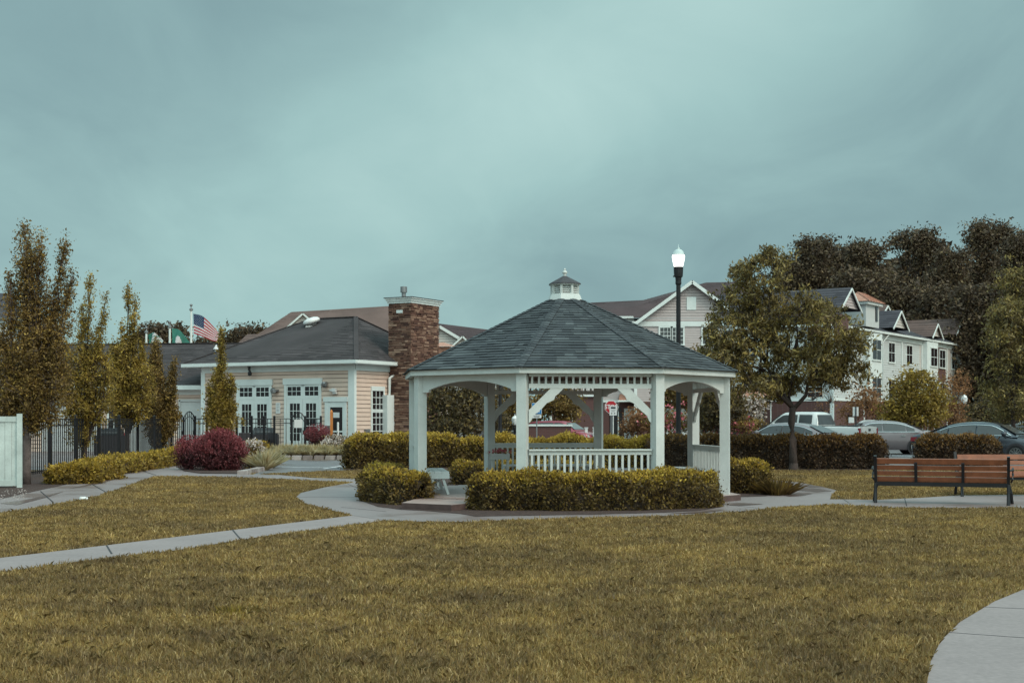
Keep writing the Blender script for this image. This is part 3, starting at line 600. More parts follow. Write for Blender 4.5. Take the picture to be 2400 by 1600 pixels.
# ================================================================== clubhouse
class Fr:      # a local frame: u along a wall, o outward, z up; coordinates relative to the thing's origin
    def __init__(s, o, du, org): s.o = Vector((*o, 0)); s.u = Vector((*du, 0)).normalized(); s.n = Vector((s.u.y, -s.u.x, 0)); s.org = Vector((*org, 0)); s.ang = math.atan2(s.u.y, s.u.x)
    def __call__(s, u, o, z): return s.o+s.u*u+s.n*o+Vector((0, 0, z))-s.org
    def box(s, mb, u0, u1, o0, o1, z0, z1):
        c = s((u0+u1)/2, (o0+o1)/2, (z0+z1)/2); mb.box(c, (abs(u1-u0), abs(o1-o0), z1-z0), s.ang)
def window(fr, parent, u0, u1, z0, z1, nx=2, nz=2, glass='glass', frame='trim', cas=.09, name='window', meet=True, o=.0, head=0, paneh=None):
    m_ = MB(); w = .05; D = .06+o
    fr.box(m_, u0-cas, u0, o, D, z0, z1); fr.box(m_, u1, u1+cas, o, D, z0, z1); fr.box(m_, u0-cas, u1+cas, o, D+.01, z1, z1+cas+head); fr.box(m_, u0-cas-.02, u1+cas+.02, o, D+.03, z0-cas, z0)
    if meet: fr.box(m_, u0, u1, o+.002, D-.01, (z0+z1)/2-.025, (z0+z1)/2+.025)
    for k in range(1, nx): x = u0+(u1-u0)*k/nx; fr.box(m_, x-.014, x+.014, o+.002, D-.008, z0, z1)
    for k in range(1, nz):
        z = z0+(z1-z0)*k/nz
        if abs(z-(z0+z1)/2) > .03 or not meet: fr.box(m_, u0, u1, o+.002, D-.01, z-.014, z+.014)
    f = m_.build(name, frame, parent)
    g = MB(); fr.box(g, u0, u1, o-.02, .034+o, z0, z1); g.build('pane', glass, f); return f
K = Vector((-7.12, 60.6, 0)); PH = math.radians(29)
front = Fr((K.x, K.y), (math.cos(PH), -math.sin(PH)), K[:2])    # u runs from left (negative) to the corner at 0
side = Fr((K.x, K.y), (math.sin(PH), math.cos(PH)), K[:2])       # u runs away from the corner, outward to the right
def fu(px, fr=front):       # distance along a wall seen at a column of the photo
    k = (px-CX)/F; return (k*fr.o.y-fr.o.x)/(fr.u.x-k*fr.u.y)
def fz(py, u, fr=front): return ZD(py, fr.o.y+fr.u.y*u)
club = thing('clubhouse', 'single storey peach sided clubhouse with charcoal hip roof and white doors', 'building', (K.x, K.y, 0))
UL = fu(474); ZT_ = 4.12
wl = MB(); siding(wl, front(UL, 0, 0), front(0, 0, 0), .0, ZT_-.25, front.n, .19, .028); siding(wl, side(0, 0, 0), side(8, 0, 0), .0, ZT_-.25, side.n, .19, .028)
fl = Fr(front(UL, 0, 0)[:2], (-side.u.x, -side.u.y), (0, 0)); siding(wl, front(UL, -8, 0), front(UL, 0, 0), 0, ZT_-.25, -front.u, .19, .028)
wl.build('wall', 'peach', club)
inn = MB(); inn.prism([front(UL+.03, -.03, 0)[:2], front(-.03, -.03, 0)[:2], side(7.95, -.03, 0)[:2], (front(UL+.03, -7.9, 0))[:2]], 0, ZT_); inn.build('wall_core', 'dark', club)
tr = MB()
front.box(tr, -.3, .045, 0, .045, 0, ZT_-.25); side.box(tr, .0, .12, 0, .05, 0, ZT_-.25)
front.box(tr, UL-.05, UL+.2, 0, .04, 0, ZT_-.25)
front.box(tr, UL, .05, .0, .06, ZT_-.30, ZT_-.02); side.box(tr, .05, 8, .0, .06, ZT_-.30, ZT_-.02)
front.box(tr, UL-.05, .0, .0, .05, .0, .3)
tr.build('trim_boards', 'trim', club)
OV = .45; OL = fu(441)
sf = MB(); sf.prism([front(OL, OV, 0)[:2], (front(0, OV, 0)+side.n*OV)[:2], (side(8.4, OV, 0))[:2], side(8.4, 0, 0)[:2], front(0, 0, 0)[:2], front(OL, 0, 0)[:2]], ZT_-.03, ZT_); sf.build('soffit', 'trim', club)
gt = MB(); c0 = front(OL, OV, 0); c1 = front(OV, OV, 0); c2 = side(8.4, OV, 0); cc = front(0, 0, 0)+front.n*OV+side.n*OV
for a, b in ((c0, cc), (cc, c2)):
    gt.beam(a+Vector((0, 0, ZT_+.075)), b+Vector((0, 0, ZT_+.075)), .10, .15)
gt.beam(front(OL, OV, ZT_+.07), front(OL, -8.4, ZT_+.07), .08, .14)
gt.build('gutter', 'trim', club)
def at3(px, py, Y): return Vector((XD(px, Y), Y, ZD(py, Y)))-K
Pr = at3(834, 743, 66.0); Pl = at3(727, 748, 67.9); EZ = ZT_+.15
e_l = front(OL, OV, EZ); e_c = cc+Vector((0, 0, EZ)); e_r = side(8.6, OV, EZ); bl = front(OL, -9, EZ)
rf = MB(); shingles(rf, e_l, e_c, Pl, Pr, .2, .5, .012); shingles(rf, e_c, e_r, Pr, Pr, .2, .5, .012); shingles(rf, bl, e_l, Pl, Pl, .22, .5, .012)
e_b = e_r+(bl-e_l)*0+front.u*0+(front.u*-1)*(e_c-e_l).length
rf.add([e_r, e_b, Pl, Pr], [(0, 1, 2, 3)]); rf.add([bl, e_b, Pl], [(0, 1, 2)])
for a, b in ((e_c, Pr), (e_r, Pr), (e_l, Pl), (Pl, Pr)): rf.beam(a+Vector((0, 0, .02)), b+Vector((0, 0, .02)), .22, .03)
rf.build('roof', 'shingle_c', club)
dsp = MB(); k = side(3.0, .1, 0); g0 = side(3.35, OV, ZT_+.02); dsp.tube([g0, g0-Vector((0, 0, .12)), side(2.62, .14, ZT_-.6), side(2.62, .14, .1)], .075, 6); dsp.build('downspout', 'trim', club)
def french(u0, u1, zt_top, ztr, zb, label=None):
    # transom lights over a pair of glazed doors
    cas = .13; m_ = MB(); D = .05
    front.box(m_, u0-cas, u0, .0, D+.02, 0, zt_top); front.box(m_, u1, u1+cas, .0, D+.02, 0, zt_top); front.box(m_, u0-cas-.06, u1+cas+.06, 0, D+.04, zt_top, zt_top+.28)
    front.box(m_, u0, u1, 0, D, ztr-.02, ztr+.12); um = (u0+u1)/2; front.box(m_, um-.07, um+.07, 0, D, ztr+.12, zt_top)
    front.box(m_, u0, u1, 0, D, zt_top-.1, zt_top-.002)
    fm = m_.build('transom_window', 'trim', club)
    for a, b in ((u0+.0, um-.07), (um+.07, u1)):
        w0, w1 = a+.06, b-.04; z0, z1 = ztr+.12, zt_top-.1
        g = MB(); front.box(g, w0, w1, .0, .034, z0, z1); g.build('pane', 'glass', fm)
        mm = MB(); [front.box(mm, w0+(w1-w0)*k/3-.012, w0+(w1-w0)*k/3+.012,   .03, .044, z0, z1) for k in (1, 2)]; front.box(mm, w0, w1, .03, .043, (z0+z1)/2-.012, (z0+z1)/2+.012)
        front.box(mm, a, w0, 0, .048, ztr+.12, zt_top-.1); front.box(mm, w1, b, 0, .048, ztr+.12, zt_top-.1); mm.build('muntins', 'trim', fm)
    for a, b in ((u0+.01, um-.008), (um+.008, u1-.01)):
        mm = MB(); gw0, gw1 = a+.2*(b-a), b-.17*(b-a); z0, z1 = .62, ztr-.24
        front.box(mm, a, gw0, .0, .045, .04, ztr-.022); front.box(mm, gw1, b, .0, .045, .04, ztr-.022); front.box(mm, gw0, gw1, 0, .045, .04, z0); front.box(mm, gw0, gw1, 0, .045, z1, ztr-.022)
        [front.box(mm, gw0+(gw1-gw0)*k/3-.013, gw0+(gw1-gw0)*k/3+.013, .03, .043, z0, z1) for k in (1, 2)]; [front.box(mm, gw0, gw1, .03, .042, z0+(z1-z0)*k/5-.013, z0+(z1-z0)*k/5+.013) for k in range(1, 5)]
        d = mm.build('door', 'trim', club); g = MB(); front.box(g, gw0, gw1, 0, .034, z0, z1); g.build('pane', 'glass', d)
        h = MB(); q = gw1+.06 if b < um else a+.1; front.box(h, q-.02, q+.02, .045, .085, 1.0, 1.25); h.build('handle', 'black', d)
zt1 = fz(903, fu(600))
french(fu(561), fu(633), fz(903, fu(600)), fz(935, fu(600)), 0); french(fu(673), fu(749), fz(901, fu(700)), fz(933, fu(700)), 0)
u0, u1 = fu(768), fu(808); ztp = fz(941, fu(790))
m_ = MB(); front.box(m_, u0-.13, u0, 0, .06, 0, ztp); front.box(m_, u1, u1+.13, 0, .06, 0, ztp); front.box(m_, u0-.2, u1+.2, 0, .08, ztp, ztp+.22)
dr = m_.build('door', 'trim', club); m_ = MB(); g0, g1 = u0+.17, u1-.1
front.box(m_, u0, g0, 0, .045, .03, ztp-.002); front.box(m_, g1, u1, 0, .045, .03, ztp-.002); front.box(m_, g0, g1, 0, .045, ztp-.25, ztp-.003); front.box(m_, g0, g1, 0, .045, .03, .3); front.box(m_, g0, g1, .02, .05, 1.02, 1.09); m_.build('door_leaf', 'trim', dr)
m_ = MB(); front.box(m_, g0, g1, 0, .034, .3, ztp-.25); m_.build('pane', 'glass', dr); m_ = MB(); front.box(m_, g0+.17, g1-.17, .035, .04, 1.68, 1.92); m_.build('notice', 'sign_white', dr)
# tall side window with the utility cabinet beside it
wz1 = ZD(915, 61.5); window(side, club, fu(871, side), fu(897, side), .45, wz1, 3, 8, meet=False, head=.12)
m_ = MB(); side.box(m_, fu(871, side), fu(897, side), .0, .05, wz1-1.0, wz1-.85); m_.build('window_rail', 'trim', club)
m_ = MB(); a0, a1 = fu(888, side)+.25, fu(914, side)+.1; side.box(m_, a0, a1, .03, .3, .0, ZD(925, 62)); m_.build('utility_cabinet', 'trim', club)
def small(name, mat, fr, px, py, w, h, d, par=None):
    m_ = MB(); u = fu(px, fr); z = fz(py, u, fr); fr.box(m_, u-w/2, u+w/2, .02, d, z-h/2, z+h/2); return m_.build(name, mat, par or club)
# wall fittings
lp = MB(); u = fu(592); z = fz(868, u); lp.tube([front(u-.14, .05, z+.12), front(u-.1, .25, z+.2), front(u+.05, .3, z+.12), front(u+.08, .3, z-.05)], .035, 6); lp.lathe([(.05, 0), (.1, -.1), (.09, -.22), (.04, -.25)], front(u+.08, .3, z-.02), 8); lp.box(front(u-.14, .06, z+.1), (.12, .08, .2), front.ang); lp.build('wall_lamp', 'black', club)
sp = MB(); u = fu(647); z = fz(915, u); sp.tube([front(u-.1, .1, z), front(u+.15, .3, z-.02)], [.14, .09], 8); sp.box(front(u+.15, .15, z), (.08, .25, .1), front.ang); sp.build('loudspeaker', 'grey', club)
cm = MB(); u = fu(765); z = fz(901, u); cm.lathe([(.09, .12), (.14, .05), (.12, -.05), (.05, -.14)], front(u, .15, z), 10); cm.box(front(u, .06, z+.08), (.12, .12, .1), front.ang); cm.build('camera_dome', 'grey', club)
fl_ = MB(); u = fu(787); z = fz(914, u); fl_.box(front(u, .12, z), (.18, .15, .16), front.ang); fl_.box(front(u-.16, .12, z), (.14, .1, .08), front.ang); fl_.box(front(u+.02, .1, z-.13), (.2, .1, .07), front.ang); fl_.build('flood_light', 'sign_white', club)
nb = small('notice_board', 'sign_white', front, 653, 956, .26, .5, .05)
for k in range(6): m_ = MB(); u = fu(653); z = fz(956, u); front.box(m_, u-.08, u+.08-.03*(k % 2), .05, .053, z+.19-k*.07, z+.205-k*.07); m_.build('lettering', 'grey', nb) if k == 0 else m_.build('lettering', 'grey', nb)
bx = small('meter_box', 'grey', front, 771, 1010, .18, .5, .18); bx2 = small('meter_box', 'grey', side, 857, 1010, .3, .2, .15)
# roof ventilator and pipe
vt = thing('roof_ventilator', 'white dome shaped ventilator on the charcoal clubhouse roof', 'roof vent', tuple(K+(e_l.lerp(e_c, .6)).lerp(Pl.lerp(Pr, .17), .84)+Vector((0, 0, .02))))
m_ = MB(); m_.T = Matrix.Rotation(math.radians(-18), 4, 'Y') @ Matrix.Rotation(math.radians(8), 4, 'X'); m_.lathe([(.15, -.2), (.22, .05), (.3, .06), (.42, .12), (.44, .2), (.36, .3), (.18, .36), (.02, .37)], n=16); m_.build('hood', 'roofmetal', vt, smooth=True)
m_ = MB(); m_.tube([(-.3, -.3, -.12), (.25, -.3, -.12)], .045, 6); m_.tube([(-.15, -.2, -.1), (.0, .0, .1)], .05, 6); m_.build('bracket', 'roofmetal', vt)
# chimney of ledge stone
ch = thing('stone_chimney', 'tall brown ledge stone chimney with white cap and steel flue beside the clubhouse', 'chimney', tuple(side(2.77, 0, 0)+K))
chf = lambda u, o, z: side.u*u+side.n*o+Vector((0, 0, z)); W0, D0 = 2.45, 1.22; ztop = ZD(707, 61.9)
m_ = MB(); m_.prism([chf(.03, -.02, 0)[:2], chf(.03, D0-.03, 0)[:2], chf(W0-.03, D0-.03, 0)[:2], chf(W0-.03, -.02, 0)[:2]], 0, ztop); m_.build('masonry_core', 'dark', ch)
m_ = MB(); z = 0
while z < ztop-.02:
    h = min(random.uniform(.05, .11), ztop-z)
    for (a, b, fixed, L, sd) in ((0, 1, 0, D0+.02, 'f'), (0, 1, D0, W0, 's')):
        p = random.uniform(-.2, 0)
        while p < L:
            w = random.uniform(.18, .5); q0, q1 = max(p, 0), min(p+w, L); d = random.uniform(0, .05); hh = h*random.uniform(.72, .92)
            if q1-q0 > .03:
                if sd == 'f': c0, c1 = 0, 0; cen = chf((.12+.02-d)/2, -.02+(q0+q1)/2, z+h/2); m_.box(cen, (.1+d, q1-q0-.012, hh), side.ang)
                else: cen = chf((q0+q1)/2, D0+(d-.1)/2, z+h/2); m_.box(cen, (q1-q0-.012, .1+d, hh), side.ang)
            p += w
    z += h
m_.build('stone_facing', 'stone', ch)
m_ = MB()
for z0, h, e in ((ztop, .1, .05), (ztop+.1, .1, .1), (ztop+.2, .05, .16)): m_.box(chf(W0/2, D0/2, z0+h/2), (W0+2*e, D0+2*e, h), side.ang)
m_.build('cap', 'trim', ch); m_ = MB(); m_.box(chf(W0/2, D0/2, ztop+.265), (W0+.36, D0+.36, .03), side.ang); m_.build('cap_flashing', 'dark', ch)
fx = chf(.62, D0*.35, 0); m_ = MB(); m_.lathe([(.1, ztop+.28), (.1, ztop+.55), (.16, ztop+.56), (.16, ztop+.83), (.12, ztop+.84)], (fx.x, fx.y, 0), 12); m_.build('flue', 'grey', ch)
m_ = MB(); c = chf(-.04, D0*.52, ZD(728, 62.2)); m_.box(c, (.05, .33, .14), side.ang); m_.build('vent_grille', 'trim', ch)
# ------------------------------------------------------------------ low wing to the left
WY = Vector((front(UL, 0, 0)+K)); wing = thing('clubhouse_wing', 'low peach wing of the clubhouse with long charcoal roof behind the columnar trees', 'building', (WY.x, WY.y, 0))
wd = (-math.cos(math.radians(8)), math.sin(math.radians(8))); wf = Fr((WY.x+.2-wd[0]*.0, WY.y+.8), (-wd[0], -wd[1]), WY[:2]); LW = 15.5; wz = ZD(913, 66)
m_ = MB(); siding(m_, wf(-LW, 0, 0), wf(0, 0, 0), 0, wz, wf.n, .19, .028); siding(m_, wf(-LW, -8, 0), wf(-LW, 0, 0), 0, wz, -wf.u, .19, .028); m_.build('wall', 'peach', wing)
m_ = MB(); m_.prism([wf(-LW+.03, -.03, 0)[:2], wf(0, -.03, 0)[:2], wf(0, -8, 0)[:2], wf(-LW+.03, -8, 0)[:2]], 0, wz); m_.build('wall_core', 'dark', wing)
ez = wz+.2; rz_ = ZD(806, 71); a, b = wf(-LW-.4, .45, ez), wf(2.5, .45, ez); r0, r1 = wf(-LW+4.5, -4.6, rz_), wf(2.5+2, -4.6, rz_); b2 = wf(3.5, .45, ez)
m_ = MB(); shingles(m_, a, b2, r0, r1, .2, .5, .012); shingles(m_, wf(-LW-.4, -9.6, ez), a, r0, r0, .22, .5, .012); m_.beam(r0+Vector((0, 0, .02)), r1+Vector((0, 0, .02)), .22, .04); m_.build('roof', 'shingle_c', wing)
m_ = MB(); m_.beam(wf(-LW-.4, .5, wz+.1), wf(.6, .5, wz+.1), .1, .2); wf.box(m_, -LW, 0, 0, .05, wz-.25, wz); m_.prism([wf(-LW-.4, .5, 0)[:2], wf(.3, .5, 0)[:2], wf(.3, 0, 0)[:2], wf(-LW-.4, 0, 0)[:2]], wz-.03, wz); m_.build('gutter', 'trim', wing)
m_ = MB(); m_.tube([wf(.45, .5, wz+.05), wf(.3, .15, wz-.3), wf(.1, .12, wz-.5), wf(.1, .12, .1)], .05, 6); m_.build('downspout', 'trim', wing)
def wu(px): return fu(px, wf)
dz = ZD(941, 66)
for (x0, x1, z1, nm) in ((424, 472, dz, 'door'), (305, 392, dz-.05, 'garage_door'), (105, 236, dz-.1, 'garage_door')):
    u0, u1 = wu(x0), wu(x1); m_ = MB(); wf.box(m_, u0-.1, u0, 0, .07, 0, z1); wf.box(m_, u1, u1+.1, 0, .07, 0, z1); wf.box(m_, u0-.1, u1+.1, 0, .08, z1, z1+.12)
    k = 5
    for j in range(k): wf.box(m_, u0, u1, 0, .03, z1*j/k+.01, z1*(j+1)/k-.01)
    wf.box(m_, u0, u1, 0, .02, 0, z1); m_.build(nm, 'whitesid', wing)
window(wf, wing, wu(78), wu(92), 1.0, 2.3, 1, 2, glass='glass')
window(wf, wing, wu(256), wu(280), .9, 2.3, 2, 2, glass='glass')
pv = thing('roof_vent_pipe', 'small white capped vent on the valley of the clubhouse roof', 'roof vent', (XD(507, 69.5), 69.5, ZD(834, 69.5))); m_ = MB(); m_.lathe([(.09, -.3), (.09, .3), (.16, .34), (.16, .36), (.02, .58)], n=10); m_.build('pipe', 'roofmetal', pv)
# ================================================================== fence round the pool, gates
fp = [(40, 36), (117, 39), (178, 41.5), (232, 44), (279, 46.5), (323, 49), (362, 52), (402, 55)]
fq = [(457, 56.4), (485, 56.8), (520, 57.2), (555, 57.6), (590, 58), (619, 58.3), (643, 58.5), (684, 58.7)]
fr2 = [(715, 58.7), (752, 58.4)]
def fence(pts, label, ztop=1.66):
    W_ = [Vector((XD(p, y), y, 0)) for p, y in pts]; o = W_[0]; t = thing('metal_fence', label, 'fence', tuple(o), group='black metal pool fence sections')
    pk = MB(); rl = MB()
    for a, b in zip(W_, W_[1:]):
        a, b = a-o, b-o; L = (b-a).length; n = max(3, int(L/.19)); d = (b-a)/n
        for k in range(1, n): p = a+d*k; pk.box((p.x, p.y, .86), (.026, .026, ztop-.12), math.atan2(d.y, d.x))
        for z in (.16, ztop-.22, ztop-.03): rl.beam(a+Vector((0, 0, z)), b+Vector((0, 0, z)), .032, .035)
    pk.build('pickets', 'black', t); rl.build('rails', 'black', t)
    for w in W_: m_ = MB(); p = w-o; m_.box((p.x, p.y, ztop/2+.03), (.085, .085, ztop+.06)); m_.lathe([(.075, ztop+.06), (.075, ztop+.08), (.01, ztop+.11)], (p.x, p.y, 0), 4, math.pi/4); m_.build('post', 'black', t)
    return t
fence(fp, 'black metal picket fence running back behind the yellow hedges on the left'); fence(fq, 'black metal picket fence in front of the clubhouse french doors'); fence(fr2, 'short black metal picket fence section right of the arched gate')
def gate(p0, p1, label, sign=False):
    a = Vector((XD(p0[0], p0[1]), p0[1], 0)); b = Vector((XD(p1[0], p1[1]), p1[1], 0)); t = thing('metal_gate', label, 'gate', tuple(a)); b = b-a; L = b.length; d = b/L; ang = math.atan2(d.y, d.x); n = max(4, int(L/.12)); m_ = MB(); arc = []
    for k in range(n+1):
        s = k/n; z = 1.66+.28*math.sin(math.pi*s); p = b*s; arc.append(p+Vector((0, 0, z)))
        if 0 < k < n: m_.box((p.x, p.y, (z+.1)/2), (.022, .022, z-.1), ang)
    m_.build('pickets', 'black', t); m_ = MB(); m_.tube(arc, .024, 5); m_.tube([p-Vector((0, 0, .2)) for p in arc], .018, 5); m_.beam(Vector((0, 0, .16)), b+Vector((0, 0, .16)), .03, .035)
    m_.box((b.x*.02, b.y*.02, .85), (.05, .05, 1.65), ang); m_.box((b.x*.98, b.y*.98, .85), (.05, .05, 1.65), ang); m_.build('gate_frame', 'black', t)
    if sign: s_ = MB(); c = b*.5+Vector((d.y, -d.x, 0))*.03; s_.box((c.x, c.y, 1.42), (.36, .02, .36), ang); s_.build('sign_plate', 'sign_white', t)
    m_ = MB(); m_.box((b.x*.93, b.y*.93-.03, 1.05), (.1, .06, .16), ang); m_.build('latch', 'black', t)
gate((402, 55), (430, 55.7), 'arched black metal gate, left one of the pair behind the red barberry'); gate((430, 55.7), (457, 56.4), 'arched black metal gate, right one of the pair behind the red barberry'); gate((684, 58.7), (715, 58.7), 'arched black metal gate carrying a square white sign', True)
# white vinyl fence at the left edge
vf = thing('vinyl_fence', 'green stained white vinyl privacy fence at the left edge', 'fence', (-11.6, 31.9, 0)); a = Vector((-4, -1.0, 0)); b = Vector((0, 0, 0)); b.x = XD(44, 31.9)+11.6; d = (b-a).normalized(); L = (b-a).length
m_ = MB(); n = int(L/.15)
for k in range(n): p = a+d*(k+.5)*L/n; m_.box((p.x, p.y, .85), (L/n-.006, .03 if k % 2 else .038, 1.5), math.atan2(d.y, d.x))
m_.build('boards', 'vinyl', vf); m_ = MB(); m_.beam(a+Vector((0, 0, 1.63)), b+Vector((0, 0, 1.63)), .07, .13); m_.beam(a+Vector((0, 0, .12)), b+Vector((0, 0, .12)), .06, .14); m_.build('rails', 'vinyl', vf)
m_ = MB(); m_.box((b.x+.02, b.y, .88), (.12, .12, 1.76), math.atan2(d.y, d.x)); m_.build('post', 'vinyl', vf)
# ================================================================== flagpoles
def flagpole(px, ytop, Y, label, flag=None):
    H = ZD(ytop, Y); t = thing('flagpole', label, 'flagpole', (XD(px, Y), Y, 0), group='flagpoles behind the clubhouse wing'); m_ = MB(); m_.lathe([(.11, 0), (.1, H*.5), (.07, H-.2)], n=10); m_.build('pole', 'trim', t); m_ = MB(); m_.lathe([(.03, H-.22), (.13, H-.15), (.13, H-.05), (.05, H), (.03, H+.1), (.1, H+.17), (.1, H+.24), (.02, H+.3)], n=8); m_.build('finial', 'grey', t); return t
YF = 92
flagpole(448, 722, YF, 'tall white flagpole flying the striped flag'); flagpole(398, 762, YF, 'white flagpole flying the green flag'); flagpole(343, 775, YF, 'white flagpole with the pale folded flag, leftmost of the three')
def flag(name, label, hoist_top, hoist_bot, fly_top, fly_bot, Y, fn, mats, nu=30, nv=13, wave=.12):
    o = thing(name, label, 'flag', (XD(hoist_top[0], Y), Y, ZD(hoist_top[1], Y))); org = Vector(o.location)
    pt = lambda p: Vector((XD(p[0], Y), Y, ZD(p[1], Y)))-org
    a, b, c, d = map(pt, (hoist_top, hoist_bot, fly_top, fly_bot)); m_ = MB()
    def pos(u, v):
        top = a.lerp(c, u)+Vector((0, 0, .35*math.sin(u*math.pi)*(1-v))); bot = b.lerp(d, u); p = top.lerp(bot, v); return p+Vector((0, wave*math.sin(u*9+v*2), .05*math.sin(u*7)*u))
    vs = [pos(i/nu, j/nv) for i in range(nu+1) for j in range(nv+1)]; fs = []; ms = []
    for i in range(nu):
        for j in range(nv): fs.append((i*(nv+1)+j, (i+1)*(nv+1)+j, (i+1)*(nv+1)+j+1, i*(nv+1)+j+1)); ms.append(fn((i+.5)/nu, j, nv))
    m_.add(vs, fs); m_.m = ms
    if len(mats) == 3:
        m_.mi = 1
        for r in range(9):
            for sc in range(6 if r % 2 == 0 else 5):
                p = pos((.035+.07*sc+(0 if r % 2 == 0 else .035))*.95, (.5+r)*7/13/9.2)
                m_.add([p+Vector((q*math.cos(k*math.pi*.2+math.pi/2), -.025, q*math.sin(k*math.pi*.2+math.pi/2))) for k in range(10) for q in ((.024, .01)[k % 2],)], [tuple(range(10))])
    m_.build('cloth', mats, o); return o, pos
o, pos = flag('flag', 'stars and stripes flag blowing to the right from the tall pole', (453, 735), (453, 781), (513, 782), (512, 802), YF, lambda u, j, n: 2 if (u < .42 and j < 7) else (0 if j % 2 == 0 else 1), ['flag_red', 'flag_white', 'flag_blue'])
o, pos = flag('flag', 'green flag with a round white emblem drooping from the middle pole', (403, 770), (403, 806), (446, 806), (436, 822), YF, lambda u, j, n: 1 if ((u-.42)/.2)**2+((j+.5)/n-.62)**2/.09 < 1 else 0, ['flag_green', 'flag_white'], wave=.1)
o, pos = flag('flag', 'pale green and white flag folded against the leftmost pole', (347, 784), (347, 806), (382, 800), (376, 814), YF, lambda u, j, n: 1 if (u > .25 and (j+int(u*9)) % 3) else 0, ['flag_green', 'flag_white'], wave=.2)
# ================================================================== hedges
def G(px, py, dy=0): x, y = P(px, py); return (x, y+dy)
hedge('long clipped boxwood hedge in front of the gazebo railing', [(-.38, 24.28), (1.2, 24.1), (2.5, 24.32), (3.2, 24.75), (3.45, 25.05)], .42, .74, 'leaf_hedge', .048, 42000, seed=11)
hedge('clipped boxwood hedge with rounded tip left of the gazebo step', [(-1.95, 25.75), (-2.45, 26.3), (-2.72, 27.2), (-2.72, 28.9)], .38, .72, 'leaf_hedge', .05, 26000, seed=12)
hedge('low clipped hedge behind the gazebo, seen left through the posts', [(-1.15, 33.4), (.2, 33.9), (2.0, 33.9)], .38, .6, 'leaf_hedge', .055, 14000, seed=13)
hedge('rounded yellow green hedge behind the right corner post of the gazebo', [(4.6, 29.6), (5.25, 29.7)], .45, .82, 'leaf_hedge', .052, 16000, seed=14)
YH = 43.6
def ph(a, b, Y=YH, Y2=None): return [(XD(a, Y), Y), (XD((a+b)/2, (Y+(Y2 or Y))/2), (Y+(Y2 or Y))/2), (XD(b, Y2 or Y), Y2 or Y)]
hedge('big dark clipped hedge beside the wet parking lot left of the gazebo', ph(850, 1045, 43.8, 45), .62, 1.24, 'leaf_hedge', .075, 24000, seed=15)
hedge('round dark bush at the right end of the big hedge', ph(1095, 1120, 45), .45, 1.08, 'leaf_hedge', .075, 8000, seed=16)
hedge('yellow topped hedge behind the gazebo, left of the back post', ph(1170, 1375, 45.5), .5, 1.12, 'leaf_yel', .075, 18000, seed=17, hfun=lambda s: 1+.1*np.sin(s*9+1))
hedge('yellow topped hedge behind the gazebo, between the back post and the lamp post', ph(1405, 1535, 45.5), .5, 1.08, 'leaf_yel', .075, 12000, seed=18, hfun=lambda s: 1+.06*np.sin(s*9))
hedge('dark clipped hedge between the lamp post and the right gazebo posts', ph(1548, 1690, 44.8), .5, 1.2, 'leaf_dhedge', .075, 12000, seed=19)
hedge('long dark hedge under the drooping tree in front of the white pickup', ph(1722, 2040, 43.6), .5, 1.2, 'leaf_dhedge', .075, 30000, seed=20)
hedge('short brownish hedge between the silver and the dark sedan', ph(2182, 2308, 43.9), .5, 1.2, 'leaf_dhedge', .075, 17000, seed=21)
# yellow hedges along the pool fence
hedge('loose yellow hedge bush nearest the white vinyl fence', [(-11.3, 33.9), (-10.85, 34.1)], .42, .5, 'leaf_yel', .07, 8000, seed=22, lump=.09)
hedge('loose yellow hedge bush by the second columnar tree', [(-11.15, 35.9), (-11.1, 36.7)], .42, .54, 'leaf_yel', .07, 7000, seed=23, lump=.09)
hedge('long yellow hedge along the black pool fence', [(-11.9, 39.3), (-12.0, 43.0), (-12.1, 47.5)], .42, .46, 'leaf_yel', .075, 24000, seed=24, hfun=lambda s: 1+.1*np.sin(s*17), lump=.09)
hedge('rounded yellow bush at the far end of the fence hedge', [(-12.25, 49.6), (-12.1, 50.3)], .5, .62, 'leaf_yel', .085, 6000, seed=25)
hedge('small flat topped yellow hedge behind the red barberry', ph(582, 612, 54.5), .35, .72, 'leaf_yel', .08, 4500, seed=26)
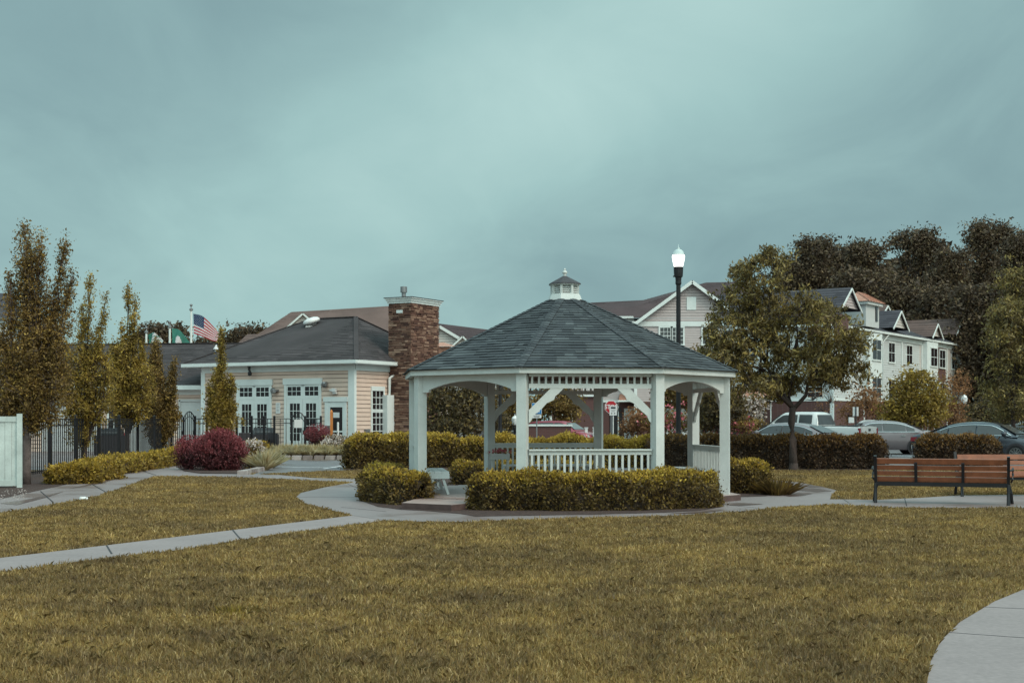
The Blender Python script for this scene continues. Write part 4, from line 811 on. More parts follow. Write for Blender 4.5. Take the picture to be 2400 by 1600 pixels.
# ================================================================== shrubs and beds
def bush(name, label, cat, X, Y, lobes, mat, leaf, ncl, per, rcl, seed, up=.5, core='core', flowers=None, droop=0, aspect=.5, group=None):
    rng = np.random.default_rng(seed); t = thing(name, label, cat, (X, Y, 0), group=group); q, cl = lobe_centers(lobes, per, ncl, rcl, rng, .45); q[:, 2] = q[:, 2].clip(.03, None)
    if mat == 'leaf_red':      # long young shoots out of the top, coloured brighter to look lit
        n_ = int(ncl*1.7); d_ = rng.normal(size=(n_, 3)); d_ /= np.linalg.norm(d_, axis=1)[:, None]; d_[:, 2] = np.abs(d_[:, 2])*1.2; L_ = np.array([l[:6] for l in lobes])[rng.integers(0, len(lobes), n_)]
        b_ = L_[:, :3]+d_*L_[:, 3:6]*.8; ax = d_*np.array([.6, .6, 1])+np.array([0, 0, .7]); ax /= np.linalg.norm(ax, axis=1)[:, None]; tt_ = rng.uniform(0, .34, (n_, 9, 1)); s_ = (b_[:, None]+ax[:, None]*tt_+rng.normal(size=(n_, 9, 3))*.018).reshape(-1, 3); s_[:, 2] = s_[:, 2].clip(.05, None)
        npmesh('lit_young_shoots', leaves(s_, .055, rng, .45, 1.5), 4, 'leaf_redlit', t)
    npmesh('foliage', leaves(q, leaf, rng, aspect, up, droop=droop), 4, mat, t); m_ = MB(); random.seed(seed)
    for c in cl[::3]: m_.tube([(c[0]*.15, c[1]*.15, 0), (c[0]*.7, c[1]*.7, max(.05, c[2]*.6)), tuple(c)], [.018, .01, .004], 4)
    m_.build('branches', 'bark', t)
    if flowers:
        fm, k, sz = flowers; dirs = rng.normal(size=(k, 3)); dirs /= np.linalg.norm(dirs, axis=1)[:, None]; dirs[:, 2] = np.abs(dirs[:, 2]); li = rng.integers(0, len(lobes), k); L = np.array([l[:6] for l in lobes])[li]
        fo = L[:, :3]+dirs*L[:, 3:6]*rng.uniform(.85, 1.1, (k, 1)); fo[:, 2] = fo[:, 2].clip(.05, None); o = npmesh('blossom', leaves(np.repeat(fo, 4, 0)+rng.normal(size=(k*4, 3))*sz*.5, sz, rng, .8), 4, fm, t); o['kind'] = 'stuff'
    return t
XB = XD(510, 42.4)
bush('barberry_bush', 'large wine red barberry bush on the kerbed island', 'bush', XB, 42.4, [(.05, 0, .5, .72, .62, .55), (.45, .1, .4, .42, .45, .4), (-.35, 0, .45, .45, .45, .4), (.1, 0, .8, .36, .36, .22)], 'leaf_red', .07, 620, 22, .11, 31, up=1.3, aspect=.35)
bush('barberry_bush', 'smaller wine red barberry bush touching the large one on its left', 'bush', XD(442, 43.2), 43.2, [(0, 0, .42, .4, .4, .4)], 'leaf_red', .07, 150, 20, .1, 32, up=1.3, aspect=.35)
bush('flowering_shrub', 'pinkish white flowering shrub right of the large red barberry', 'bush', XD(592, 44), 44, [(0, 0, .45, .42, .4, .5)], 'leaf_olive', .06, 130, 16, .1, 33, flowers=('flower_w', 260, .045))
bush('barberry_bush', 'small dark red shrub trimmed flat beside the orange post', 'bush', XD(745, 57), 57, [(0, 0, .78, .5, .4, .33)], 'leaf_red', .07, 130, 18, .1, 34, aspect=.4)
bush('flowering_shrub', 'pink and white flowering shrub beside the big dark hedge', 'bush', XD(785, 56.3), 56.3, [(0, 0, .5, .55, .45, .42)], 'leaf_olive', .07, 160, 18, .1, 35, flowers=('flower_w', 420, .055))
def tufts(name, label, pts, h, n, mat, leafw=.012, group=None, rad=.35):
    rng = np.random.default_rng(len(pts)+int(h*100)); base = pts[0]
    for j, (x, y) in enumerate(pts):
        k = n; az = rng.uniform(0, 2*np.pi, k); rr = rng.uniform(0, rad*.35, k); ln = h*rng.uniform(.55, 1.15, k); sp = rng.uniform(.1, .95, k)
        b = np.stack([np.cos(az)*rr, np.sin(az)*rr, 0*az], 1); dr = np.stack([np.cos(az)*sp, np.sin(az)*sp, 1.15-sp*.6], 1); s = np.stack([-np.sin(az), np.cos(az), 0*az], 1)*leafw
        m1 = b+dr*ln[:, None]*.6; t = b+dr*ln[:, None]*np.array([1.15, 1.15, .88]); V = np.stack([b-s, b+s, m1+s*.8, t, m1-s*.8], 1)
        o = npmesh(name, V, 5, mat, loc=(x, y, 0)); tag(o, label if isinstance(label, str) else label[j], 'ornamental grass', group)
lab = ['straw coloured grass tuft in the stone edged bed, %s from the left' % w for w in ('first', 'second', 'third', 'fourth', 'fifth', 'sixth', 'seventh', 'eighth', 'ninth')]
tufts('grass_tuft', lab, [(XD(648+20*k, 55.7), 55.7+.2*(k % 2)) for k in range(9)], .62, 620, 'straw', .02, 'straw coloured grass tufts in the clubhouse bed')
lab = ['pale dry grass tuft on the kerbed island %s' % w for w in ('next to the flowering shrub', 'at the stone kerb corner', 'behind the kerb stones')]
tufts('grass_tuft', lab, [(XD(618, 42.6), 42.6), (XD(632, 44.5), 44.5), (XD(612, 45.5), 45.5)], .7, 480, 'straw', .014)
tufts('grass_tuft', 'arching green grass tuft at the foot of the rounded hedge right of the gazebo', [(XD(1822, 28.8), 28.8)], .42, 420, 'leaf_olive', .012, rad=.7)
# kerb stones
def kerb(label, pts, w=.3, h=.2):
    V_ = [Vector((*p, 0)) for p in pts]; t = thing('stone_kerb', label, 'kerb', tuple(V_[0])); m_ = MB()
    for a, b in zip(V_, V_[1:]):
        L = (b-a).length; n = max(1, round(L/.42)); ang = math.atan2((b-a).y, (b-a).x)
        for k in range(n): p = a.lerp(b, (k+.5)/n)-V_[0]; m_.box((p.x+random.uniform(-.01, .01), p.y+random.uniform(-.015, .015), h/2), (L/n-.085, w*random.uniform(.85, 1), h*random.uniform(.92, 1.05)), ang+random.uniform(-.04, .04))
    m_.build('kerb_stones', 'kerb', t)
kerb('rough stone kerb along the straw grass bed by the lot', far([(655, 1077), (815, 1077)]), .3, .17)
kerb('rough stone kerb curving round the red barberry island', far([(566, 1113), (600, 1106), (628, 1098), (646, 1088), (648, 1080)]), .26, .13)
sheet('mulch_bed', far([(650, 1075), (815, 1075), (815, 1058), (640, 1058)]), .03, 'mulch')
# ================================================================== columnar trees
def column_tree(label, pxb, Y, spires, ncl, leafmat='leaf_yel', seed=1, leaf=.066, r=.07, fork=1.2, bark='bark', per=22):
    # spires: (px0, py0, px1, py1, radius in photo pixels) upright leafy leaders
    X = XD(pxb, Y); rng = np.random.default_rng(seed); random.seed(seed); root = thing('columnar_tree', label, 'tree', (X, Y, 0), group='upright columnar trees along the pool fence')
    Q = []; m_ = MB(); limb(m_, (0, 0, -.05), (0, 0, fork), r*1.2, r*.9, .015, 8, 4); tot = sum(math.hypot(s[2]-s[0], s[3]-s[1])*s[4] for s in spires); CL = []
    for (x0, y0, x1, y1, rp) in spires:
        a = Vector((XD(x0, Y)-X, random.uniform(-.15, .15), ZD(y0, Y))); b = Vector((XD(x1, Y)-X, random.uniform(-.25, .25), ZD(y1, Y))); R = rp*Y/F*1.25
        limb(m_, (0, 0, fork*random.uniform(.7, 1)), tuple(a.lerp(b, .25)), r*.55, r*.35, .04); limb(m_, tuple(a.lerp(b, .25)), tuple(b), r*.35, .006, .03, 5, 6)
        k = max(10, int(ncl*math.hypot(x1-x0, y1-y0)*rp/tot)); t = rng.beta(1.15, 1.25, k); prof = np.minimum(1, (t/.22)**.6)*np.minimum(1, ((1-t)/.72)**(.5 if rp > 27 else .8)+.06)
        bulge = 1+.3*np.sin(t*17+rng.uniform(0, 6)); ang = rng.uniform(0, 2*np.pi, k); rr = R*prof*bulge*rng.uniform(.25, 1.05, k)
        A = np.array(a); B = np.array(b); p = A+(B-A)*t[:, None]+np.stack([np.cos(ang)*rr, np.sin(ang)*rr, rng.normal(size=k)*.05], 1); CL.append((p, a, b, t))
        for i in range(0, k, 3): q0 = a.lerp(b, max(0, float(t[i])-.12)); m_.tube([q0, (q0+Vector(p[i]))/2+Vector((0, 0, -.02)), Vector(p[i])], [.014, .009, .004], 4)
    cl = np.concatenate([c[0] for c in CL]); rc = rng.uniform(.07, .17, len(cl)); st = rng.normal(size=(len(cl), 3))*.3+np.array([0, 0, 1.0])
    u = rng.uniform(-1, 1, (len(cl), per, 1)); q = cl[:, None, :]+u*st[:, None, :]*rc[:, None, None]*1.2+rng.normal(size=(len(cl), per, 3))*rc[:, None, None]*.55
    npmesh('crown', leaves(q.reshape(-1, 3), leaf, rng, .5, .7), 4, leafmat, root); m_.build('trunk', bark, root, smooth=True)
column_tree('tallest columnar tree beside the white vinyl fence, with several bare gaps in its crown', 61, 33.6, [(66, 1000, 55, 527, 34), (85, 960, 148, 560, 21), (70, 990, 96, 548, 30), (75, 990, 78, 600, 34), (100, 980, 165, 640, 26), (40, 1000, 28, 640, 22), (20, 990, 8, 760, 26), (110, 960, 120, 700, 30), (70, 1010, 75, 740, 62), (40, 1005, 20, 830, 45), (120, 990, 140, 800, 40), (-20, 980, -10, 800, 30)], 2700, 'leaf_olive', 41, .06, .11, 1.7, 'bark_l', 22)
column_tree('second columnar tree from the left, multi stemmed with thin yellow crown', 198, 42.5, [(195, 1020, 212, 643, 22), (200, 1000, 248, 685, 18), (190, 1010, 190, 720, 26), (215, 990, 235, 780, 28), (170, 990, 160, 800, 22), (235, 990, 255, 860, 20), (190, 1060, 200, 940, 30), (150, 960, 150, 850, 14), (168, 985, 150, 845, 26), (225, 985, 248, 830, 26), (196, 985, 205, 830, 28)], 950, 'leaf_gold', 42, .07, .08, .8)
column_tree('third columnar tree from the left, golden with a narrow split top', 298, 48.5, [(300, 1000, 298, 668, 16), (305, 980, 316, 688, 13), (290, 1000, 285, 760, 24), (315, 990, 335, 800, 24), (280, 980, 268, 800, 20), (335, 980, 348, 850, 16), (300, 985, 300, 800, 40), (280, 985, 276, 820, 26), (325, 985, 336, 830, 24)], 950, 'leaf_gold', 43, .08, .09, 1.2)
column_tree('fourth columnar tree from the left, short and dark green low down', 378, 53.5, [(375, 1040, 362, 795, 22), (385, 1030, 408, 840, 14), (372, 1050, 372, 880, 32), (395, 1020, 402, 880, 18), (360, 1000, 350, 840, 18)], 1000, 'leaf_olive', 44, .085, .09, .7)
column_tree('rightmost columnar tree, single narrow spire in front of the clubhouse', 517, 54.8, [(517, 1010, 518, 773, 14), (515, 1010, 512, 860, 22), (530, 1010, 545, 885, 16), (505, 1000, 490, 900, 15), (518, 1030, 518, 900, 34)], 800, 'leaf_gold', 45, .085, .07, .6)
# ================================================================== other trees
Y6 = 42.2; X6 = XD(1860, Y6)
L6 = [(1790, 640, 62, 58), (1830, 600, 30, 25), (1745, 640, 22, 28), (1735, 700, 50, 50), (1800, 730, 72, 60), (1700, 770, 45, 50), (1690, 840, 52, 55), (1770, 830, 80, 70), (1850, 800, 60, 60), (1900, 720, 48, 30), (1930, 760, 55, 45), (1960, 830, 58, 48), (2005, 870, 38, 30), (1900, 860, 75, 50), (1830, 905, 60, 34), (1700, 900, 55, 40), (1760, 905, 50, 22), (1980, 800, 45, 28), (1950, 890, 50, 25), (1665, 810, 30, 30), (1880, 700, 22, 20), (1800, 600, 22, 18), (1760, 615, 16, 16)]
tree('drooping_tree', 'large round headed tree with drooping leaf sprays in front of the parked cars', 'tree', X6, Y6, [pxl(a, b, c, d, X6, Y6, random.uniform(-.8, .8), 1.5) for a, b, c, d in L6], 'leaf_tree', .14, 860, 36, .14, 2.0, .12, seed=51, droop=.9, aspect=.3, shell=.5, twig=.013)
Y7 = 56; X7 = XD(2372, Y7); L7 = [(2385, 660, 40, 55), (2350, 740, 45, 45), (2400, 760, 60, 60), (2330, 800, 38, 35), (2370, 850, 60, 50), (2420, 880, 60, 60), (2345, 930, 50, 35), (2395, 970, 60, 40), (2440, 700, 60, 70), (2440, 820, 60, 70), (2315, 900, 25, 20)]
tree('drooping_tree', 'light green drooping tree cut by the right edge above the cars', 'tree', X7, Y7, [pxl(a, b, c, d, X7, Y7, random.uniform(-.8, .8), 1.4) for a, b, c, d in L7], 'leaf_tree', .15, 800, 26, .2, 2.4, .1, seed=52, droop=.7, aspect=.35, shell=.3)
def simple_tree(label, pxb, Y, L, mat, leaf, ncl, per, rcl, seed, fork=1.0, r=.07, group=None, cat='tree', name='tree', droop=0, limbs=8, shell=.4, bark='bark', depth=1.2, up=.2, flowers=None):
    X = XD(pxb, Y); random.seed(seed); t = tree(name, label, cat, X, Y, [pxl(*l, X, Y, random.uniform(-.4, .4), depth) for l in L], mat, leaf, ncl, per, rcl, fork, r, bark, group, seed, limbs, droop, .5, shell, up)
    if flowers:
        fm, k, sz = flowers; rng = np.random.default_rng(seed); l = L[0]; q = np.stack([XD(l[0], Y)-X+rng.normal(size=k)*l[2]*Y/F*.6, -l[2]*Y/F*rng.uniform(.3, 1.0, k), ZD(l[1], Y)+rng.normal(size=k)*l[3]*Y/F*.6], 1)
        o = npmesh('blossom', leaves(np.repeat(q, 5, 0)+rng.normal(size=(k*5, 3))*sz*.6, sz, rng, .8), 4, fm, t); o['kind'] = 'stuff'
    return t
simple_tree('yellow green bushy multi stemmed tree beyond the silver sedan', 2150, 74, [(2150, 930, 60, 50), (2110, 950, 45, 40), (2190, 950, 42, 42), (2150, 885, 35, 22), (2120, 900, 22, 28), (2150, 980, 65, 30), (2085, 975, 25, 25)], 'leaf_yel', .17, 420, 22, .3, 61, .7, .06)
simple_tree('dark evergreen tree by the chimney, seen through the left bay of the gazebo', 1075, 52, [(1060, 930, 60, 50), (1100, 960, 50, 50), (1030, 975, 42, 40), (1075, 1000, 60, 25), (1120, 910, 35, 30), (1020, 930, 25, 25)], 'leaf_deep', .12, 520, 22, .22, 62, .5, .09)
simple_tree('olive tree between the handicap sign and the left back post of the gazebo', 1190, 78, [(1190, 930, 32, 40), (1215, 960, 28, 30), (1160, 960, 24, 35), (1200, 990, 34, 22)], 'leaf_olive', .17, 200, 20, .3, 63, .6, .06)
simple_tree('olive leafy tree behind the handicap parking sign', 1300, 80, [(1295, 940, 48, 36), (1330, 965, 32, 28), (1260, 960, 28, 36), (1345, 930, 18, 18)], 'leaf_olive', .17, 280, 20, .3, 64, .6, .06)
simple_tree('shrub with tan leaves beside the white garage door', 1505, 70, [(1505, 985, 40, 30), (1535, 995, 30, 26), (1478, 1000, 22, 20)], 'leaf_rust', .13, 200, 18, .22, 65, .3, .04, cat='bush', name='shrub')
simple_tree('green tree just right of the lamp post behind the gazebo', 1640, 66, [(1620, 850, 34, 30), (1650, 880, 40, 45), (1600, 925, 42, 30), (1560, 930, 22, 26), (1660, 940, 40, 36)], 'leaf_olive', .15, 380, 20, .26, 66, 1.2, .07, droop=.4)
simple_tree('dark leafy tree between the gazebo and the drooping tree', 1690, 60, [(1680, 930, 38, 50), (1720, 945, 28, 35), (1660, 975, 30, 30)], 'leaf_deep', .14, 300, 20, .24, 67, .9, .06)
simple_tree('bush with bright pink blossom behind the lamp post', 1560, 62, [(1560, 985, 48, 28), (1600, 990, 34, 22)], 'leaf_olive', .1, 200, 16, .18, 68, .3, .04, cat='bush', name='flowering_bush', flowers=('flower_p', 70, .09))
simple_tree('bush with pink blossom beyond the right gazebo railing', 1660, 61.5, [(1655, 995, 42, 22), (1690, 990, 30, 24)], 'leaf_olive', .1, 160, 16, .18, 69, .3, .04, cat='bush', name='flowering_bush', flowers=('flower_p', 60, .09))
simple_tree('tall bush covered in cream white blossom left of the pickup', 1762, 62, [(1762, 960, 26, 32), (1745, 985, 20, 22), (1775, 945, 16, 18)], 'leaf_olive', .11, 150, 16, .18, 70, .4, .04, cat='bush', name='flowering_bush', flowers=('flower_w', 190, .1))
simple_tree('low bush with coral pink blossom under the cream one', 1750, 60.5, [(1740, 1000, 38, 16), (1770, 996, 20, 14)], 'leaf_olive', .1, 110, 16, .16, 71, .2, .03, cat='bush', name='flowering_bush', flowers=('flower_p', 55, .09))
simple_tree('rusty brown sparse shrub left of the yellow green tree', 2030, 78, [(2030, 940, 38, 35), (2060, 970, 22, 28), (1995, 965, 22, 25)], 'leaf_rust', .14, 190, 15, .3, 72, .4, .04, cat='bush', name='shrub')
simple_tree('thin rusty tree standing against the white end house', 2238, 82, [(2235, 925, 20, 45), (2255, 900, 14, 35), (2230, 975, 30, 30), (2215, 900, 10, 30)], 'leaf_rust', .15, 160, 14, .3, 73, .5, .04)
simple_tree('dull green bush row end behind the dark sedan', 2290, 86, [(2290, 970, 38, 24), (2325, 965, 30, 28), (2270, 990, 30, 14), (2300, 945, 12, 18)], 'leaf_deep', .16, 200, 18, .3, 74, .3, .05, cat='bush', name='shrub')
simple_tree('almost bare young tree in front of the white house wall', 1935, 76, [(1945, 930, 30, 30), (1905, 925, 28, 28), (1930, 960, 28, 15)], 'leaf_rust', .1, 45, 6, .2, 75, .6, .05, limbs=8)
simple_tree('dark round bush at the foot of the far lamp post', 1165, 70, [(1165, 990, 28, 22)], 'leaf_deep', .12, 90, 18, .2, 76, .2, .04, cat='bush', name='shrub')
# forest behind the houses
FT = [(1900, 555, 62, 150, 'a'), (1975, 590, 45, 158, 'b'), (2045, 575, 60, 150, 'c'), (2140, 540, 70, 165, 'd'), (2235, 590, 60, 150, 'e'), (2310, 530, 62, 160, 'f'), (2385, 545, 60, 150, 'g'), (2010, 640, 60, 138, 'h'), (2110, 660, 70, 138, 'i'), (2215, 680, 70, 135, 'j'), (2305, 680, 70, 130, 'k'), (2395, 690, 60, 128, 'l'), (2450, 560, 60, 150, 'm'), (1855, 620, 35, 160, 'n')]
FLb = ['tall forest tree rising behind the roof left of the copper tower', 'lower forest tree behind the copper tower', 'broad forest tree above the copper tower', 'tallest forest tree above the end houses', 'forest tree dipping between the two tallest crowns', 'tall ragged forest tree near the right edge', 'ragged forest tree at the right edge, back row', 'dark front row forest tree behind the copper tower', 'dark front row forest tree above the brown gable', 'dark front row forest tree above the end house roof', 'dark front row forest tree just right of the end house', 'dark front row forest tree at the right edge', 'forest tree partly outside the right edge', 'small forest tree peeping over the drooping tree']
for k, (px, py, rp, Y, _) in enumerate(FT):
    X = XD(px, Y); rng = np.random.default_rng(200+k); L = []
    for j in range(13): a = rng.uniform(-1, 1); yy = py+rp*.35+rng.uniform(0, 1)**1.2*(930-py)*.78; L.append((px+a*rp*.72*(1-.2*(yy < py+60)), yy if j else py+rp*.42, rp*rng.uniform(.38, .6), rp*rng.uniform(.35, .6)))
    L += [(px+rng.uniform(-.7, .7)*rp, py+rng.uniform(.0, .5)*rp, rp*.2, rp*.22) for _ in range(5)]
    simple_tree(FLb[k], px, Y, L, 'leaf_dark', .34, 760, 22, .65, 300+k, 4, .28, 'dark forest trees behind the townhouses', shell=.3, up=0, name='forest_tree', depth=.8)
for k, (px, w, py, lb) in enumerate(((345, 30, 765, 'small distant tree behind the leftmost flagpole'), (365, 26, 758, 'distant tree just left of the green flag'), (410, 34, 757, 'distant tree between the green and the striped flag'), (480, 26, 790, 'low distant tree behind the striped flag'), (560, 40, 757, 'distant round tree between the striped flag and the brown roof'), (605, 30, 762, 'distant tree partly behind the brown roof'), (530, 24, 790, 'low distant tree right of the rightmost columnar tree'))):
    L = [(px, py+w*.6, w*.7, w*.55), (px-w*.5, py+w, w*.6, w*.5), (px+w*.5, py+w*.9, w*.6, w*.5), (px, py+w*1.6, w, w*.6)]; simple_tree(lb, px, 190, L, 'leaf_dark', .5, 120, 14, .8, 400+k, 6, .25, 'distant trees behind the clubhouse', shell=.3, name='distant_tree', depth=.8)
tl = MB(); wd_ = [(XD(1840, 172), 172), (XD(2700, 172), 172)]
rng = np.random.default_rng(9); q = np.stack([rng.uniform(wd_[0][0], wd_[1][0], 42000), rng.uniform(168, 178, 42000), rng.uniform(0, 1, 42000)**.8*21.5], 1)
q[:, 2] *= 1-.12*np.sin(q[:, 0]*.9)*np.sin(q[:, 0]*.37)
tag(npmesh('woodland', leaves(q, 1.1, rng), 4, 'leaf_dark'), 'dark unbroken woodland filling in behind the forest trees', kind='stuff')

tufts('grass_tuft', 'yellow dry grass clump in the middle of the front lawn', [P(552, 1436)], .075, 260, 'leaf_gold', .004, rad=.55)
# ================================================================== townhouses
def V3(px, py, Y): return Vector((XD(px, Y), Y, ZD(py, Y)))
def roofplane(mb, e0, e1, t0, t1, row=.35, tab=1.0): shingles(mb, e0, e1, t0, t1, row, tab, .02)
def gable(par, fr, uc, hw, ze, zp, depth, wallmat, roofmat, rake='trim', ov=.35, o0=.0, vent=True):
    """cross gable: triangular wall at o0 and a roof running back from it"""
    m_ = MB(); n = max(3, int((zp-ze)/.19))
    wf_ = lambda z: ((1-(zp-z)/(zp-ze))*.5, 1-(1-(zp-z)/(zp-ze))*.5)
    siding(m_, fr(uc-hw, o0, 0), fr(uc+hw, o0, 0), ze, zp-.01, fr.n, .22, .03, wfun=wf_); g = m_.build('gable', wallmat, par)
    r = MB(); s = (zp-ze)/hw
    for sg in (-1, 1):
        roofplane(r, fr(uc+sg*(hw+ov), o0-depth, ze-ov*s+.06), fr(uc+sg*(hw+ov), o0+ov, ze-ov*s+.06), fr(uc, o0-depth, zp+.06), fr(uc, o0+ov, zp+.06))
    r.build('gable_roof', roofmat, g)
    t_ = MB()
    for sg in (-1, 1): t_.beam(fr(uc+sg*(hw+ov), o0+ov+.02, ze-ov*s-.06), fr(uc, o0+ov+.02, zp-.06), .07, .26 if hw > 3 else .15)
    t_.build('rake_boards', rake, g)
    if vent: v = MB(); fr.box(v, uc-.38, uc+.38, o0+.02, o0+.07, ze+(zp-ze)*.28, ze+(zp-ze)*.28+1.05); v.build('vent', rake, g)
    return g
YA = 110.0; A0 = XD(1290, YA); A1 = XD(1968, YA)
apt = thing('apartment_house', 'big pale house with a wide front gable and dark roof behind the lamp post', 'building', (A0, YA, 0)); fa = Fr((A0, YA), (1, 0), (A0, YA)); LA = A1-A0
au = lambda px, Y=YA: XD(px, Y)-A0
ez = ZD(746, YA); g0, g1 = au(1486), au(1744)
m_ = MB(); siding(m_, fa(0, 0, 0), fa(g0, 0, 0), 3.0, ez, fa.n, .2, .025); siding(m_, fa(g1, 0, 0), fa(LA, 0, 0), 3.0, ez, fa.n, .2, .025)
siding(m_, fa(g0, 1.4, 0), fa(g1, 1.4, 0), 3.0, ez-.3, fa.n, .2, .025); siding(m_, fa(g0, 1.4, 0), fa(g0, 0, 0), 3.0, ez-.3, -fa.u, .2, .025); m_.build('wall', 'pinkgrey', apt)
m_ = MB(); m_.box(fa(LA/2, -5, ez/2), (LA-.1, 9.9, ez)); m_.box(fa((g0+g1)/2, .7, ez/2-.2), (g1-g0-.1, 1.3, ez-.4)); m_.build('wall_core', 'dark', apt)
m_ = MB(); fa.box(m_, 0, g0, -.05, .05, 0, 2.99); fa.box(m_, g0, g1, 0, 1.44, 0, 2.99); fa.box(m_, g1, LA, -.05, .05, 0, 2.99); m_.build('brick_base', 'brick', apt)
m_ = MB(); fa.box(m_, -.1, g0, .0, .1, ez-.35, ez); fa.box(m_, g1, LA, .0, .1, ez-.35, ez); fa.box(m_, g0-.3, g1+.3, 1.4, 1.5, ez-.75, ez-.35); fa.box(m_, 0, LA, .03, .12, 2.95, 3.15)
for u in (g0, g1): fa.box(m_, u-.12, u+.12, 1.38, 1.47, 0, ez-.7)
fa.box(m_, -.1, .12, 0, .08, 0, ez); fa.box(m_, -.2, g0-.1, .45, .58, ez-.02, ez+.14); fa.box(m_, g1+.1, LA, .45, .58, ez-.02, ez+.14); m_.build('trim_boards', 'trim', apt)
m_ = MB(); roofplane(m_, fa(-.6, .5, ez), fa(g1, .5, ez), fa(au(1385, 114.5), -4.5, ZD(709, 114.5)), fa(au(1640, 114.5), -4.5, ZD(697, 114.5)))
roofplane(m_, V3(1480, 722, 112)-Vector((A0, YA, 0)), V3(1800, 722, 112)-Vector((A0, YA, 0)), V3(1655, 662, 118)-Vector((A0, YA, 0)), V3(1745, 660, 118)-Vector((A0, YA, 0)))
roofplane(m_, V3(1510, 703, 122)-Vector((A0, YA, 0)), V3(1480, 722, 112)-Vector((A0, YA, 0)), V3(1655, 662, 118)-Vector((A0, YA, 0)), V3(1655, 662, 118)-Vector((A0, YA, 0)))
roofplane(m_, fa(g1, .5, ez), fa(LA, .5, ez), fa(g1, -4.5, ZD(700, 114.5)), fa(LA, -4.5, ZD(700, 114.5))); m_.build('roof', 'shingle_d', apt)
gable(apt, fa, (g0+g1)/2, (g1-g0)/2-.2, ZD(752, 108.6), ZD(660, 108.6), 7, 'pinkgrey', 'shingle_d', o0=1.42, ov=.5)
def win(px0, px1, py0, py1, Y, fr, o, par, nx=2, nz=4, k=1, glass='lglass'):
    a, b = XD(px0, Y)-A0, XD(px1, Y)-A0; w = (b-a)/k
    for j in range(k): window(fr, par, a+w*j+.04, a+w*(j+1)-.04, ZD(py1, Y), ZD(py0, Y), nx, nz, glass, cas=.13, o=o)
win(1546, 1602, 768, 806, 108.6, fa, 1.42, apt, 3, 4, 2); win(1646, 1682, 766, 806, 108.6, fa, 1.42, apt, 3, 4, 1); win(1546, 1602, 850, 895, 108.6, fa, 1.42, apt, 3, 4, 2); win(1646, 1682, 850, 895, 108.6, fa, 1.42, apt, 3, 4, 1)
win(1410, 1450, 772, 812, YA, fa, 0, apt, 3, 4, 1); win(1312, 1330, 880, 925, YA, fa, 0, apt, 2, 4, 1, 'glass'); win(1780, 1815, 775, 815, YA, fa, 0, apt, 3, 4, 1); win(1790, 1812, 860, 905, YA, fa, 0, apt, 2, 4, 1); win(1895, 1925, 775, 815, YA, fa, 0, apt, 3, 4, 1); win(1900, 1925, 865, 905, YA, fa, 0, apt, 2, 4, 1); win(1318, 1340, 945, 990, YA, fa, 0, apt, 2, 4, 1, 'glass')
def garage(px0, px1, o, Y=YA):
    u0, u1 = au(px0, Y), au(px1, Y); m_ = MB(); fa.box(m_, u0-.12, u1+.12, o, o+.04, 0, 2.45)
    for j in range(4): fa.box(m_, u0, u1, o+.03, o+.075, .03+j*.57, .56+j*.57)
    d = m_.build('garage_door', 'whitesid', apt)
    a = MB(); n = 12; L = u1-u0+1.0
    a.add([fa(u0-.5, o, 3.62), fa(u1+.5, o, 3.62), fa(u1+.6, o+.9, 3.12), fa(u0-.6, o+.9, 3.12)], [(0, 1, 2, 3)]); a.add([fa(u0-.5, o, 3.62), fa(u0-.6, o+.9, 3.12), fa(u0-.6, o, 3.12)], [(0, 1, 2)]); a.add([fa(u1+.5, o, 3.62), fa(u1+.6, o+.9, 3.12), fa(u1+.6, o, 3.12)], [(0, 1, 2)])
    for k in range(n): a.beam(fa(u0-.5+L*(k+.5)/n, o+.02, 3.64), fa(u0-.6+(L+.2)*(k+.5)/n, o+.9, 3.14), .04, .05)
    a.build('awning_roof', 'copper', apt); g = MB(); g.beam(fa(u0-.7, o+.95, 3.06), fa(u1+.7, o+.95, 3.06), .12, .13); g.tube([fa(u0-.6, o+.9, 3.0), fa(u0-.6, o+.12, 2.7), fa(u0-.6, o+.1, .1)], .05, 6); g.build('gutter', 'trim', apt)
garage(1466, 1512, 0 if False else .06); garage(1795, 1835, .06); garage(1868, 1908, .06); garage(1560, 1610, 1.45, 108.6); garage(1640, 1690, 1.45, 108.6)
m_ = MB(); u0, u1 = au(1366), au(1398); fa.box(m_, u0, u1, .05, 1.2, 3.3, 3.45); fa.box(m_, u0, u1, 1.12, 1.2, 4.35, 4.45); [fa.box(m_, u0+(u1-u0)*k/9-.02, u0+(u1-u0)*k/9+.02, 1.13, 1.18, 3.45, 4.35) for k in range(10)]; m_.build('balcony', 'trim', apt)
m_ = MB(); u = au(1443); fa.box(m_, u-.5, u+.5, .05, .1, 0, 2.1); m_.build('door', 'black', apt); m_ = MB(); fa.box(m_, au(1452)-.12, au(1452)+.12, .06, .3, 2.2, 2.5); m_.build('wall_lamp', 'black', apt)
